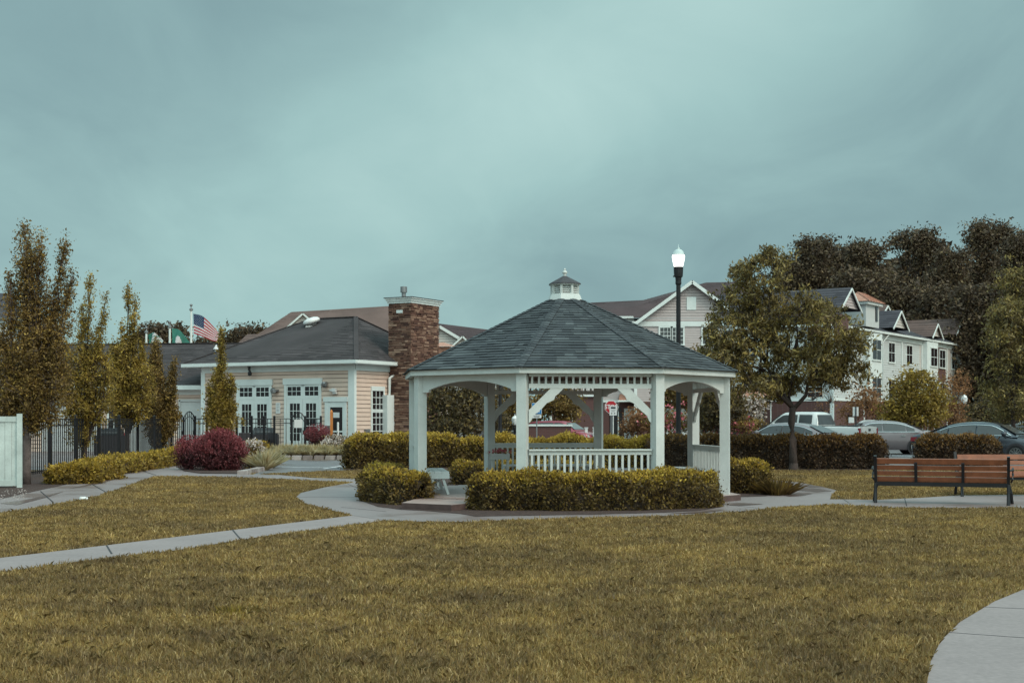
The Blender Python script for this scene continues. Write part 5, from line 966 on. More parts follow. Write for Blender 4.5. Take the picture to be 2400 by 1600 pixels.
# the row of townhouses running off to the right
TO = (26.0, 105.0); fr3 = Fr(TO, (.555, .832), TO); row = thing('townhouse_row', 'row of white and cream three storey townhouses with small gables receding to the right', 'building', (*TO, 0)); LR = 33.2
fe = ZD(768, 106); 
m_ = MB(); siding(m_, fr3(-2.6, 0, 0), fr3(19.2, 0, 0), 3.1, fe, fr3.n, .2, .025); m_.build('wall', 'whitesid', row)
m_ = MB(); siding(m_, fr3(19.2, 0, 0), fr3(LR, 0, 0), 3.1, fe, fr3.n, .2, .025); m_.build('wall', 'cream', row)
m_ = MB(); fr3.box(m_, -2.58, LR-.05, -9, -.02, 0, fe); m_.build('wall_core', 'dark', row)
bu = [fu(p, fr3) for p in (2190, 2212)]; m_ = MB(); fr3.box(m_, bu[0]+.3, bu[1]+.3, -.02, .08, 3.1, fe-.2); fr3.box(m_, -2.6, LR, -.02, .06, 0, 3.09); m_.build('brick_base', 'brick', row)
m_ = MB(); fr3.box(m_, -2.7, -.8, -2, .6, fe-.9, fe+.8); m_.build('brick_gable_end', 'brick', row)
m_ = MB(); fr3.box(m_, -2.7, LR+.2, .3, .5, fe-.12, fe+.08); fr3.box(m_, -2.7, LR, .02, .1, fe-.5, fe-.14); fr3.box(m_, -2.7, LR, .02, .12, 3.0, 3.2)
for px in (2023, 2066, 2112, 2159, 2188, 2218, 2247): u = fu(px, fr3); fr3.box(m_, u-.12, u+.12, .02, .1, 0, fe-.3)
for u in (9.4, 22): m_.tube([fr3(u, .45, fe-.1), fr3(u-.7, .15, fe-.8), fr3(u-.7, .12, .2)], .055, 6)
m_.build('trim_boards', 'trim', row)
for px0, px1, lv in ((2022, 2054, 2), (2160, 2186, 2)):       # tall white bays
    u0, u1 = fu(px0, fr3), fu(px1, fr3); m_ = MB(); fr3.box(m_, u0, u1, .0, .5, 3.1, fe-.2); m_.build('bay', 'trim', row)
for px0, px1, o in ((2030, 2050, .5), (2082, 2096, 0), (2124, 2137, 0), (2168, 2183, .5), (2199, 2212, .1), (2230, 2242, 0)):
    u0, u1 = fu(px0, fr3), fu(px1, fr3)
    for a, b in ((0, 0), (1, 0)):
        z1 = fe-.75-a*3.1; window(fr3, row, u0, u1, z1-1.6, z1, 2 if u1-u0 < 2.2 else 3, 2, 'glass', cas=.12, o=o)
m_ = MB(); roofplane(m_, fr3(-2.7, .5, fe+.05), fr3(LR+.2, .5, fe+.05), fr3(-2.7, -3.6, fe+1.7), fr3(LR+.2, -3.6, fe+1.7)); m_.build('roof', 'shingle_s', row)
def g3(px, py_peak, px0, py0, mat, roofm, depth, o0=.35):
    uc = fu(px, fr3); hw = uc-fu(px0, fr3); zp = fz(py_peak, uc, fr3); ze = fz(py0, uc, fr3); return gable(row, fr3, uc, hw, ze, zp, depth, mat, roofm, ov=.25, o0=o0, vent=False)
g3(1979, 676, 1957, 722, 'pinkgrey', 'shingle_s', 11); g3(2095, 729, 2078, 768, 'cream', 'shingle_s', 6, .4); g3(2117, 714, 2098, 752, 'cream', 'shingle_b', 9, -1.6); g3(2182, 759, 2171, 788, 'cream', 'shingle_b', 7, .4); g3(2241, 748, 2230, 782, 'cream', 'shingle_b', 12, .3)
e0_ = fr3(-2.62, -9, 0)+Vector((*TO, 0)); e1_ = fr3(-2.62, 0, 0)+Vector((*TO, 0)); ew = Fr(e0_[:2], (e1_-e0_)[:2], TO); LW_ = 9.0
m_ = MB(); siding(m_, ew(0, 0, 0), ew(LW_, 0, 0), 3.1, fe, ew.n, .2, .025); m_.build('wall', 'whitesid', row); m_ = MB(); ew.box(m_, 0, LW_, -.02, .06, 0, 3.09); m_.build('brick_base', 'brick', row)
m_ = MB(); ew.box(m_, 0, LW_, .0, .1, 2.98, 3.2); ew.box(m_, LW_-.2, LW_+.1, 0, .1, 0, fe); ew.box(m_, -.1, .12, 0, .1, 0, fe); ew.box(m_, 0, LW_, 0, .4, fe-.1, fe+.1); m_.build('trim_boards', 'trim', row)
for u_ in (1.6, 4.2, 7.0):
    for k in (0, 1): window(ew, row, u_, u_+1.2, fe-2.4-3.1*k, fe-.8-3.1*k, 2, 4, 'glass', cas=.12)
m_ = MB(); ew.box(m_, .8, 3.4, .05, .1, 0, 2.4); m_.build('garage_door', 'dark', row); m_ = MB(); q_ = [ew(.4, .05, 3.85), ew(3.8, .05, 3.85), ew(4.0, 1.1, 3.3), ew(.2, 1.1, 3.3)]; m_.add(q_+[ew(.2, .05, 3.25), ew(4.0, .05, 3.25)], [(0, 1, 2, 3), (0, 3, 4), (1, 5, 2), (3, 2, 5, 4)]); m_.build('awning_roof', 'copper', row)
m_ = MB(); m_.tube([ew(4.0, 1.0, 3.2), ew(4.0, .15, 2.9), ew(4.0, .12, .1)], .05, 6); m_.beam(ew(.2, 1.12, 3.22), ew(4.0, 1.12, 3.22), .1, .12); m_.build('downspout', 'trim', row)
tw = Vector((XD(2018, 109), 109, 0))-Vector((*TO, 0)); a = fr3.ang; m_ = MB(); m_.box(tw+Vector((0, 0, 10.1)), (3.2, 1.9, 2.2), a); tb = m_.build('tower', 'whitesid', row)
m_ = MB(); zt0, zt1 = ZD(709, 108.5), ZD(687, 109); q = [tw+Matrix.Rotation(a, 3, 'Z')@Vector(v)+Vector((0, 0, zt0)) for v in ((-2.0, -1.35, 0), (2.0, -1.35, 0), (2.0, 1.35, 0), (-2.0, 1.35, 0))]; r_ = [tw+Matrix.Rotation(a, 3, 'Z')@Vector(v)+Vector((0, 0, zt1)) for v in ((-.9, 0, 0), (.9, 0, 0))]
m_.add(q+r_, [(0, 1, 5, 4), (1, 2, 5), (2, 3, 4, 5), (3, 0, 4), (3, 2, 1, 0)])
for k in range(7): s = k/6; m_.beam(q[0].lerp(q[1], s)+Vector((0, 0, .03)), r_[0].lerp(r_[1], s)+Vector((0, 0, .03)), .05, .06)
for k in range(5): s = k/4; m_.beam(q[1].lerp(q[2], s)+Vector((0, 0, .03)), r_[1]+Vector((0, 0, .03)), .05, .06)
m_.build('tower_roof', 'copper', tb); m_ = MB(); m_.box(tw+Vector((0, 0, zt0-.12)), (3.7, 2.4, .22), a); m_.build('tower_cornice', 'trim', tb)
mm = Matrix.Rotation(a, 3, 'Z'); m_ = MB(); m_.box(tw+mm@Vector((.9, -.97, 0))+Vector((0, 0, 10.2)), (.5, .06, 1.4), a); m_.build('window', 'glass', tb)
# ------------------------------------------------------------------ brown roofed house behind the clubhouse
YB2 = 120.0; O = Vector((XD(683, YB2), YB2, 0)); bh = thing('brown_roof_house', 'large house with brown shingle roof and small white gable behind the clubhouse', 'building', tuple(O))
w = lambda px, py, Y: V3(px, py, Y)-O
m_ = MB(); roofplane(m_, w(560, 812, 117), w(1005, 806, 117), w(683, 731, 124), w(930, 716, 124), .35); roofplane(m_, w(600, 812, 131), w(560, 812, 117), w(683, 731, 124), w(683, 731, 124)); roofplane(m_, w(1005, 806, 117), w(985, 806, 131), w(930, 716, 124), w(930, 716, 124)); roofplane(m_, w(553, 808, 116), w(640, 806, 116), w(580, 783, 119), w(640, 783, 119)); m_.build('roof', 'shingle_b', bh)
fb_ = Fr((O.x, 117.6), (1, 0), O[:2]); m_ = MB(); x0, x1 = XD(575, 117.6)-O.x, XD(1000, 117.6)-O.x; siding(m_, fb_(x0, 0, 0), fb_(x1, 0, 0), 0, ZD(812, 117), fb_.n, .22, .03); m_.build('wall', 'whitesid', bh); m_ = MB(); fb_.box(m_, x0+.05, x1-.05, -12, -.03, 0, ZD(812, 117)-.05); m_.build('wall_core', 'dark', bh)
fb2 = Fr((O.x, 117), (1, 0), O[:2]); gable(bh, fb2, XD(711, 116.6)-O.x, 1.75, ZD(775, 116.6), ZD(734, 116.6), 5, 'cream', 'shingle_b', o0=.4, ov=.25, vent=False)
O = Vector((XD(1090, 124), 124, 0)); b3 = thing('gabled_house', 'dark roofed house with white gable trims between the chimney and the gazebo roof', 'building', tuple(O)); m_ = MB(); roofplane(m_, w(985, 806, 121), w(1210, 812, 121), w(1020, 757, 128), w(1175, 776, 128)); m_.build('roof', 'shingle_d', b3)
f4 = Fr((O.x, 122), (1, 0), O[:2]); x0, x1 = XD(990, 122)-O.x, XD(1205, 122)-O.x; m_ = MB(); siding(m_, f4(x0, 0, 0), f4(x1, 0, 0), 0, ZD(806, 121), f4.n, .22, .03); m_.build('wall', 'whitesid', b3); m_ = MB(); f4.box(m_, x0+.05, x1-.05, -9, -.03, 0, ZD(806, 121)-.05); m_.build('wall_core', 'dark', b3)
gable(b3, f4, XD(1030, 120.5)-O.x, 3.1, ZD(812, 120.5), ZD(764, 120.5), 5, 'cream', 'shingle_b', o0=1.4, ov=.3, vent=False); gable(b3, f4, XD(1084, 118.5)-O.x, 1.15, ZD(815, 118.5), ZD(787, 118.5), 5, 'cream', 'shingle_b', o0=3.2, ov=.25, vent=False)
m_ = MB(); m_.prism([(XD(1030, 117)-O.x, -8.5), (XD(1066, 117)-O.x, -8.5), (XD(1066, 117)-O.x, -6.5), (XD(1030, 117)-O.x, -6.5)], ZD(830, 117), ZD(815, 117)); m_.add([(XD(1026, 117)-O.x, -8.9, ZD(814, 117)), (XD(1070, 117)-O.x, -8.9, ZD(814, 117)), (XD(1040, 117)-O.x, -6.2, ZD(801, 117)), (XD(1030, 117)-O.x, -6.2, ZD(801, 117))], [(0, 1, 2, 3)]); m_.build('porch_roof', 'copper', b3)
O = Vector((XD(10, 88), 88, 0)); b4 = thing('grey_roof_house', 'house with blue grey roof peeping out at the left edge behind the tallest tree', 'building', tuple(O)); m_ = MB(); roofplane(m_, w(-200, 745, 86), w(62, 745, 86), w(-140, 685, 92), w(18, 687, 92)); roofplane(m_, w(62, 745, 86), w(50, 748, 98), w(18, 687, 92), w(18, 687, 92)); m_.build('roof', 'shingle_s', b4)
f5 = Fr((O.x, 86.5), (1, 0), O[:2]); x0, x1 = XD(-190, 86.5)-O.x, XD(30, 86.5)-O.x; m_ = MB(); siding(m_, f5(x0, 0, 0), f5(x1, 0, 0), 0, ZD(745, 86), f5.n, .22, .03); siding(m_, f5(x1, 0, 0), f5(x1, -10, 0), 0, ZD(745, 86), f5.u, .22, .03); m_.build('wall', 'whitesid', b4); window(f5, b4, x1-2.2, x1-1.0, ZD(800, 86.5), ZD(770, 86.5), 2, 2)
# ================================================================== cars
def wheel(par, x, y, r, side, spokes=10):
    m_ = MB(); m_.lathe([(r*.66, -.1), (r*.93, -.11), (r, -.07), (r, .07), (r*.93, .11), (r*.66, .1)], (x, y, r), 22, axis='Y'); w_ = m_.build('wheel', 'rubber', par, smooth=False)
    m_ = MB(); s = side; m_.lathe([(r*.68, -.03), (r*.68, .03)], (x, y+s*.05, r), 20, axis='Y'); h = m_.build('wheel_well_disc', 'dark', w_)
    m_ = MB(); yo = y+s*.095
    for k in range(spokes):
        a = 2*math.pi*k/spokes; c, sn = math.cos(a), math.sin(a); t = Vector((-sn, 0, c)); d = Vector((c, 0, sn)); cen = Vector((x, yo, r))
        pts = [cen+d*.04+t*.02, cen+d*.04-t*.02, cen+d*r*.6-t*.035, cen+d*r*.6+t*.035]; m_.plate(pts, .02, (0, s, 0))
    n = 24; ro, ri = r*.68, r*.59
    for k in range(n):
        a, b = 2*math.pi*k/n, 2*math.pi*(k+1)/n; m_.plate([Vector((x+q*math.cos(g), yo, r+q*math.sin(g))) for q, g in ((ri, a), (ro, a), (ro, b), (ri, b))], .02, (0, s, 0))
    m_.lathe([(.06, 0), (.05, s*.03)], (x, yo, r), 10, axis='Y'); m_.build('rim', 'chrome', w_)
KINDS = {  # deck profile (x, z, half width), roofline (x, z), belt z, belt half width, roof half width, window splits on the side
 'sedan': dict(deck=[(-2.38, .55, .62), (-2.33, .95, .74), (-2.0, 1.03, .83), (-1.4, 1.02, .88), (0, .95, .9), (1.0, .96, .9), (1.7, .88, .87), (2.15, .78, .78), (2.38, .62, .62)], roof=[(-1.85, 1.0), (-1.0, 1.36), (-.3, 1.46), (.3, 1.45), (.7, 1.38), (1.45, .97)], belt=.95, wb=.82, wr=.58, win=[(-1.35, -1.02), (-.97, -.02), (.03, .98)], wheels=(-1.4, 1.42), r=.33, zb=.2),
 'suv': dict(deck=[(-2.3, .5, .7), (-2.28, 1.0, .82), (-1.9, 1.05, .88), (0, 1.02, .92), (1.1, 1.05, .92), (1.8, .98, .88), (2.2, .85, .8), (2.35, .6, .68)], roof=[(-2.15, 1.1), (-1.85, 1.55), (-1.2, 1.66), (.2, 1.67), (.65, 1.58), (1.45, 1.06)], belt=1.02, wb=.85, wr=.66, win=[(-1.85, -1.2), (-1.12, -.1), (-.02, .95)], wheels=(-1.4, 1.42), r=.36, zb=.24),
 'pickup': dict(deck=[(-2.95, .6, .9), (-2.93, 1.28, .95), (-2.0, 1.3, .97), (-.9, 1.3, .98), (0, 1.25, .98), (1.3, 1.25, .98), (2.2, 1.2, .95), (2.75, 1.08, .88), (2.92, .7, .8)], roof=[(-.95, 1.3), (-.75, 1.86), (-.3, 1.93), (.6, 1.92), (.95, 1.84), (1.7, 1.27)], belt=1.25, wb=.9, wr=.72, win=[(-.62, .02), (.12, 1.15)], wheels=(-1.85, 1.85), r=.4, zb=.35)}
def car(label, kind, x, y, deg, paintm, cat='car', group='cars in the parking lot', sc=1.0):
    k = KINDS[kind]; t = thing('pickup_truck' if kind == 'pickup' else 'parked_car', label, cat, (x, y, .004), math.radians(deg), group); t.scale = (sc, sc, sc)
    # lower body: lofted rings
    dk = []; D = k['deck']
    for (a, b) in zip(D, D[1:]):
        for j in range(3): s = j/3; dk.append(tuple(a[i]*(1-s)+b[i]*s for i in range(3)))
    dk.append(D[-1]); vs = []; zb = k['zb']; xs_ = k['wheels']; r = k['r']; nring = 0
    for (X, Z, W_) in dk:
        zlow = zb+(.08 if X < -2.1 or X > 2.1 else 0)
        half = [(W_*.9, zlow), (W_*.985, zlow+.12), (W_, zlow+(Z-zlow)*.45), (W_*.985, Z-.16), (W_*.95, Z-.05), (W_*.86, Z), (W_*.45, Z+.015), (0, Z+.02)]
        ring = [(X, yy, z) for yy, z in half]+[(X, -yy, z) for yy, z in half[-2::-1]]; nring = len(ring); vs += ring
    n = len(dk); fs = [(i*nring+j, i*nring+j+1, (i+1)*nring+j+1, (i+1)*nring+j) for i in range(n-1) for j in range(nring-1)]+[tuple(range(nring)), tuple(range((n-1)*nring, n*nring))]+[(i*nring, (i+1)*nring, (i+1)*nring+nring-1, i*nring+nring-1) for i in range(n-1)]
    m_ = MB()
    m_.add(vs, fs)
    body = m_.build('body', paintm, t, smooth=True)
    try:
        md = body.modifiers.new('edges', 'EDGE_SPLIT'); md.split_angle = math.radians(42)
    except Exception: pass
    bz, wb, wr = k['belt'], k['wb'], k['wr']; R = k['roof']; zr = max(z for _, z in R); hw = lambda z: wb+(wr-wb)*max(0, (z-bz))/(zr-bz)
    def refine(R):
        o = []
        for i in range(len(R)-1):
            p0 = R[max(0, i-1)]; p1, p2 = R[i], R[i+1]; p3 = R[min(len(R)-1, i+2)]
            for j in range(3):
                s = j/3; f = lambda a, b, c, d: .5*((2*b)+(-a+c)*s+(2*a-5*b+4*c-d)*s*s+(-a+3*b-3*c+d)*s**3); o.append((f(p0[0], p1[0], p2[0], p3[0]), f(p0[1], p1[1], p2[1], p3[1])))
        return o+[R[-1]]
    RR = refine(R); zt_ = lambda X: np.interp(X, [p[0] for p in RR], [p[1] for p in RR])
    m_ = MB(); vs = []
    for X, Z in RR:
        h = hw(Z); vs += [(X, hw(bz)+.02, bz-.03), (X, h+.0, Z-.07), (X, h-.09, Z-.012), (X, h*.4, Z+.01), (X, -h*.4, Z+.01), (X, -h+.09, Z-.012), (X, -h, Z-.07), (X, -hw(bz)-.02, bz-.03)]
    n = len(RR); m_.add(vs, [(i*8+j, i*8+j+1, (i+1)*8+j+1, (i+1)*8+j) for i in range(n-1) for j in range(7)]+[tuple(range(8)), tuple(range((n-1)*8, n*8))]); cb_ = m_.build('cabin', paintm, t, smooth=True)
    md = cb_.modifiers.new('edges', 'EDGE_SPLIT'); md.split_angle = math.radians(50)
    for s in (-1, 1):
        for (x0, x1) in k['win']:
            top = []; n = 7
            for j in range(n+1):
                X = x0+(x1-x0)*j/n; Z = zt_(X)-.12
                if Z > bz+.06: top.append((X, Z))
            if len(top) < 2: continue
            if x0 < -.9 and kind == 'sedan': pass
            pts = [(top[0][0], bz+.04)]+top+[(top[-1][0]+(.25 if x1 == k['win'][-1][1] else 0), bz+.04)]
            m_ = MB(); m_.plate([Vector((X, s*(hw(Z)+.012), Z)) for X, Z in pts], .012, (0, s, 0)); g = m_.build('side_window', 'lglass', t)
        if kind == 'sedan':
            m_ = MB(); line = [(X, Z-.1) for X, Z in RR if Z-.1 > bz+.03 and X > -1.6]; m_.tube([Vector((X, s*(hw(Z)+.022), Z)) for X, Z in line], .014, 4); m_.tube([Vector((-1.5, s*(wb+.02), bz+.03)), Vector((1.2, s*(wb+.02), bz+.03))], .012, 4); m_.build('window_trim', 'chrome', t)
        m_ = MB(); mx = k['win'][-1][1]+.05; m_.lathe([(.03, -.1), (.1, -.03), (.1, .05), (.04, .08)], (mx, s*(wb+.14), bz+.1), 8, axis='Y'); m_.build('mirror', paintm, t)
        for X in xs_:
            m_ = MB(); m_.lathe([(r*1.16, 0), (r*1.16, .012)], (X, s*(k['deck'][4][2]-.004) if s > 0 else -(k['deck'][4][2]-.004)-.012, r), 24, axis='Y'); m_.build('wheel_arch', 'dark', t)
            wheel(t, X, s*(k['deck'][4][2]-.09), r, s)
        f = D[-2]; m_ = MB(); m_.plate([Vector((f[0]-.18, s*(f[2]*.98), f[1]-.03)), Vector((f[0]+.12, s*f[2]*.75, f[1]-.06)), Vector((f[0]+.16, s*f[2]*.72, f[1]-.2)), Vector((f[0]-.05, s*(f[2]*1.0), f[1]-.19))], .03, (.6, s*.6, .2)); m_.build('headlight', 'lens', t)
        m_ = MB(); X = D[1][0]
        if kind == 'pickup': m_.box((X-.0, s*.87, 1.07), (.08, .13, .28))
        else: m_.box((X+.1, s*(D[1][2]-.05), D[1][1]-.12), (.3, .16, .15))
        m_.build('tail_light', 'tail', t)
        m_ = MB()
        for x0, x1 in k['win'][-2:]: m_.box(((x0+.12), s*(k['deck'][4][2]+.005), bz-.13), (.18, .03, .035))
        m_.build('door_handle', 'chrome', t)
    # windscreen and rear window lie on the slopes of the cabin
    def slope(i0, i1, nm):
        (xa, za), (xb, zb_) = i0, i1; a = .1; b = .88; m_ = MB(); P0 = (xa+(xb-xa)*a, za+(zb_-za)*a); P1 = (xa+(xb-xa)*b, za+(zb_-za)*b); nx, nz = -(zb_-za), (xb-xa)
        if nz < 0: nx, nz = -nx, -nz
        L = math.hypot(nx, nz); nx /= L; nz /= L; o = .03
        m_.plate([Vector((P0[0]+nx*o, -(hw(P0[1])-.06), P0[1]+nz*o)), Vector((P0[0]+nx*o, hw(P0[1])-.06, P0[1]+nz*o)), Vector((P1[0]+nx*o, hw(P1[1])-.1, P1[1]+nz*o)), Vector((P1[0]+nx*o, -(hw(P1[1])-.1), P1[1]+nz*o))], .012, (nx, 0, nz)); m_.build(nm, 'lglass', t)
    slope(R[0], R[1], 'rear_window'); slope(R[-1], R[-2], 'windscreen')
    if kind == 'pickup':
        m_ = MB(); m_.box((-1.95, 0, 1.315), (1.85, 1.7, .02)); m_.build('bed_liner', 'dark', t)
        m_ = MB(); m_.box((-2.965, 0, 1.03), (.05, 1.45, .5)); m_.box((-2.96, 0, .62), (.14, 1.8, .18)); tg = m_.build('tailgate', paintm, t)
        m_ = MB(); m_.box((-3.0, 0, 1.14), (.03, .2, .1)); m_.build('tailgate_handle', 'dark', tg)
    else:
        m_ = MB(); m_.box((D[0][0]-.01, 0, .78), (.03, .5, .14)); m_.build('number_plate', 'sign_white', t)
    return t
car('grey sedan parked nearest the long dark hedge, in front of the white pickup', 'sedan', 11.5, 55.6, 143, 'p_tan')
car('white pickup truck seen from behind beside the drooping tree', 'pickup', 13.55, 61.5, 140, 'p_white', 'pickup truck')
car('silver sedan in the gap between the two dark hedges', 'sedan', 17.0, 62.2, 176, 'p_tan', sc=1.05)
car('dark blue grey sedan with its nose towards the benches', 'sedan', 17.75, 50.8, -34, 'p_dark', sc=1.03)
car('pale silver car behind the dark sedan at the right edge', 'sedan', 23.6, 60, -30, 'p_silver', sc=1.06)
car('dark car cut off by the right edge of the photo', 'sedan', 22.6, 54.5, -35, 'p_dark')
car('white car with only its roof showing behind the silver sedan', 'suv', 20.6, 77, 165, 'p_white', sc=.93)
car('red hatchback behind the brick wall, seen through the gazebo', 'suv', XD(1312, 77), 77, -28, 'p_red', sc=.9)
car('silver car partly hidden by the left front post of the gazebo, far behind', 'sedan', XD(1200, 84), 84, -8, 'p_silver')
# ================================================================== walls, signs, lamps
x0, x1 = XD(1236, 70), XD(1338, 70); bw = thing('brick_wall', 'low red brick wall with white coping in front of the red car', 'wall', ((x0+x1)/2, 70, 0)); m_ = MB(); m_.box((0, 0, .62), (x1-x0, .3, 1.24)); m_.build('brickwork', 'brick', bw); m_ = MB(); m_.box((0, 0, 1.29), (x1-x0+.15, .42, .1)); m_.build('coping', 'trim', bw)
x0, x1 = XD(1348, 92), XD(1402, 92); bp_ = thing('brick_building', 'tall narrow red brick building part behind the back gazebo post', 'building', ((x0+x1)/2, 92, 0)); m_ = MB(); m_.box((0, 0, ZD(930, 92)/2), (x1-x0, 3, ZD(930, 92))); m_.build('wall', 'brick', bp_); m_ = MB(); m_.box((0, 0, ZD(930, 92)+.06), (x1-x0+.3, 3.3, .12)); m_.build('cap', 'trim', bp_)
for px, lb in ((1374, 'left'), (1393, 'right')):
    o = thing('white_post', 'short white capped post, %s of the pair before the brick building' % lb, 'post', (XD(px, 76), 76, 0), group='pair of white capped posts'); m_ = MB(); m_.box((0, 0, .55), (.16, .16, 1.1)); m_.box((0, 0, 1.12), (.22, .22, .05)); m_.build('shaft', 'trim', o)
def signpost(name, label, px, Y, ztop, r=.03, mat='grey'):
    t = thing(name, label, 'sign', (XD(px, Y), Y, 0)); m_ = MB(); m_.lathe([(r, 0), (r, ztop)], n=8); m_.build('pole', mat, t); return t
Y = 76; t = signpost('stop_sign', 'red octagonal stop sign partly covered by a white sign', 1432, Y, ZD(938, Y)); zc = ZD(953.5, Y); R_ = .385
m_ = MB(); m_.lathe([(R_, -.01), (R_, .01)], (0, -.06, zc), 8, math.pi/8, 'Y'); pf = m_.build('sign_plate', 'sign_white', t); m_ = MB(); m_.lathe([(R_*.93, -.004), (R_*.93, .004)], (0, -.075, zc), 8, math.pi/8, 'Y'); m_.build('sign_face', 'sign_red', pf); text_mb('STOP', .34, (0, -.082, zc), 0, 'sign_white', pf, sx=.85)
Y = 74; t = signpost('information_sign', 'white rectangular sign with dark heading on a white pole before the stop sign', 1437, Y, ZD(952, Y), mat='sign_white'); zc = ZD(962, Y); m_ = MB(); m_.box((0, -.04, zc), (.4, .02, .52)); pf = m_.build('sign_plate', 'sign_white', t); m_ = MB(); m_.box((0, -.053, zc+.16), (.26, .006, .1)); m_.build('sign_heading', 'ink', pf)
m_ = MB(); m_.box((-.08, -.053, zc-.15), (.06, .006, .06)); m_.box((.08, -.053, zc-.15), (.06, .006, .06)); m_.box((0, -.053, zc+.02), (.26, .006, .015)); m_.box((0, -.053, zc-.04), (.2, .006, .015)); m_.build('lettering', 'ink', pf)
Y = 62; t = signpost('handicap_parking_sign', 'blue wheelchair parking sign with small white plate below', 1258, Y, ZD(944, Y)); zc = ZD(957, Y); m_ = MB(); m_.box((0, -.05, zc), (.46, .02, .52)); pf = m_.build('sign_plate', 'sign_white', t); m_ = MB(); m_.box((0, -.064, zc), (.43, .008, .49)); m_.build('sign_face', 'sign_blue', pf)
m_ = MB(); y = -.072; m_.tube([Vector((-.02+.12*math.cos(a), y, zc-.08+.12*math.sin(a))) for a in np.linspace(2.2, 6.0, 12)], .016, 5); m_.beam((-.03, y, zc+.12), (-.02, y, zc-.04), .012, .035, up=(1, 0, 0)); m_.beam((-.02, y, zc-.04), (.09, y, zc-.04), .012, .03); m_.beam((.09, y, zc-.04), (.13, y, zc-.17), .012, .03, up=(1, 0, 0)); m_.beam((-.02, y, zc+.05), (.07, y, zc+.05), .012, .025); m_.lathe([(.035, -.006), (.035, .006)], (-.035, y, zc+.17), 12, 0, 'Y'); m_.build('wheelchair_symbol', 'sign_white', pf)
m_ = MB(); m_.box((0, -.05, zc-.36), (.42, .02, .15)); p2 = m_.build('sign_plate', 'sign_white', t); m_ = MB(); m_.box((0, -.062, zc-.34), (.3, .005, .02)); m_.box((0, -.062, zc-.385), (.24, .005, .02)); m_.build('lettering', 'ink', p2)
Y = 62; t = signpost('notice_sign', 'blank white sign on a dark pole left of the silver sedan', 2006, Y, ZD(952, Y), mat='dark'); m_ = MB(); m_.box((0, .05, ZD(964, Y)), (.26, .02, .42)); m_.build('sign_plate', 'sign_white', t); m_ = MB(); m_.box((-.2, .05, ZD(984, Y)), (.24, .1, .26)); m_.build('utility_box', 'sign_white', t)
def lamp(label, px, Y, zg, r, lit, k=1.0, group='black lamp posts'):
    t = thing('street_lamp', label, 'street lamp', (XD(px, Y), Y, 0), group=group); s = k
    m_ = MB(); m_.lathe([(.2*s, 0), (.2*s, .08), (.15*s, .16), (.15*s, .7), (.11*s, .8), (r*1.15, 1.0), (r, 1.2), (r*.9, zg-.62*s), (.105*s, zg-.58*s), (.105*s, zg-.5*s), (r, zg-.47*s)], n=14); m_.build('pole', 'black', t, smooth=False)
    m_ = MB(); m_.lathe([(.1*s, zg-.48*s), (.11*s, zg-.36*s), (.15*s, zg-.33*s), (.16*s, zg-.2*s), (.165*s, zg-.02*s), (.17*s, zg)], n=14); m_.tube([(-.12*s, -.05, zg-.28*s), (-.18*s, -.05, zg-.34*s)], .03, 5); m_.build('fitter', 'black', t)
    m_ = MB(); m_.lathe([(.15*s, zg), (.17*s, zg+.06*s), (.2*s, zg+.2*s), (.225*s, zg+.36*s), (.21*s, zg+.42*s), (.19*s, zg+.44*s)], n=20); m_.build('globe', 'lampglow' if lit else 'sign_white', t, smooth=True)
    m_ = MB(); m_.lathe([(.225*s, zg+.42*s), (.235*s, zg+.43*s), (.2*s, zg+.45*s), (.17*s, zg+.54*s), (.1*s, zg+.6*s), (.04*s, zg+.62*s), (.045*s, zg+.66*s), (.014*s, zg+.68*s), (.008*s, zg+.78*s)], n=16); m_.build('lamp_cap', 'lampcap' if lit else 'sign_white', t, smooth=True); return t
lamp('tall black lamp post with its acorn globe lit, behind the gazebo roof', 1590, 46.4, ZD(626, 46.4), .085, True)
lamp('black lamp post seen only between the left gazebo posts', 1172, 66, 4.6, .09, False)
lamp('far small lamp post with white globe at the woodland edge right of the last townhouse', 2260, 96, ZD(946, 96), .06, False)
lamp('far small lamp post with white globe left of the front gazebo post', 1207, 72, ZD(996, 72), .05, False, .8)
lamp('pale lamp post at the left edge behind the tallest tree', 14, 62, ZD(806, 62), .06, False)
# ================================================================== small things
t = thing('crumpled_paper', 'small crumpled white litter lying on the left lawn', 'litter', (*P(195, 1174), .03)); m_ = MB(); rng = np.random.default_rng(2); vs = []
for i in range(7):
    for j in range(10): a = 2*math.pi*j/10; b = math.pi*(i/6-.5); r_ = .07*(1+.35*rng.normal()*.5); vs.append((1.2*r_*math.cos(a)*math.cos(b), r_*math.sin(a)*math.cos(b), .02+.55*r_*math.sin(b)))
m_.add(vs, [(i*10+j, i*10+(j+1) % 10, (i+1)*10+(j+1) % 10, (i+1)*10+j) for i in range(6) for j in range(10)]); m_.build('paper', 'sign_white', t)
t = thing('wooden_post', 'orange brown wooden post standing before the single clubhouse door', 'post', (XD(777, 58.5), 58.5, 0)); m_ = MB(); m_.box((0, 0, ZD(965, 58.5)/2), (.11, .11, ZD(965, 58.5))); m_.lathe([(.077, ZD(965, 58.5)), (.01, ZD(959, 58.5))], n=4, rot=math.pi/4); m_.build('shaft', 'post_wood', t)
t = thing('white_pipe_post', 'thin white pipe post before the single clubhouse door', 'post', (XD(792, 58), 58, 0)); m_ = MB(); m_.lathe([(.045, 0), (.045, ZD(990, 58)), (.035, ZD(989, 58))], n=10); m_.build('pipe', 'sign_white', t)
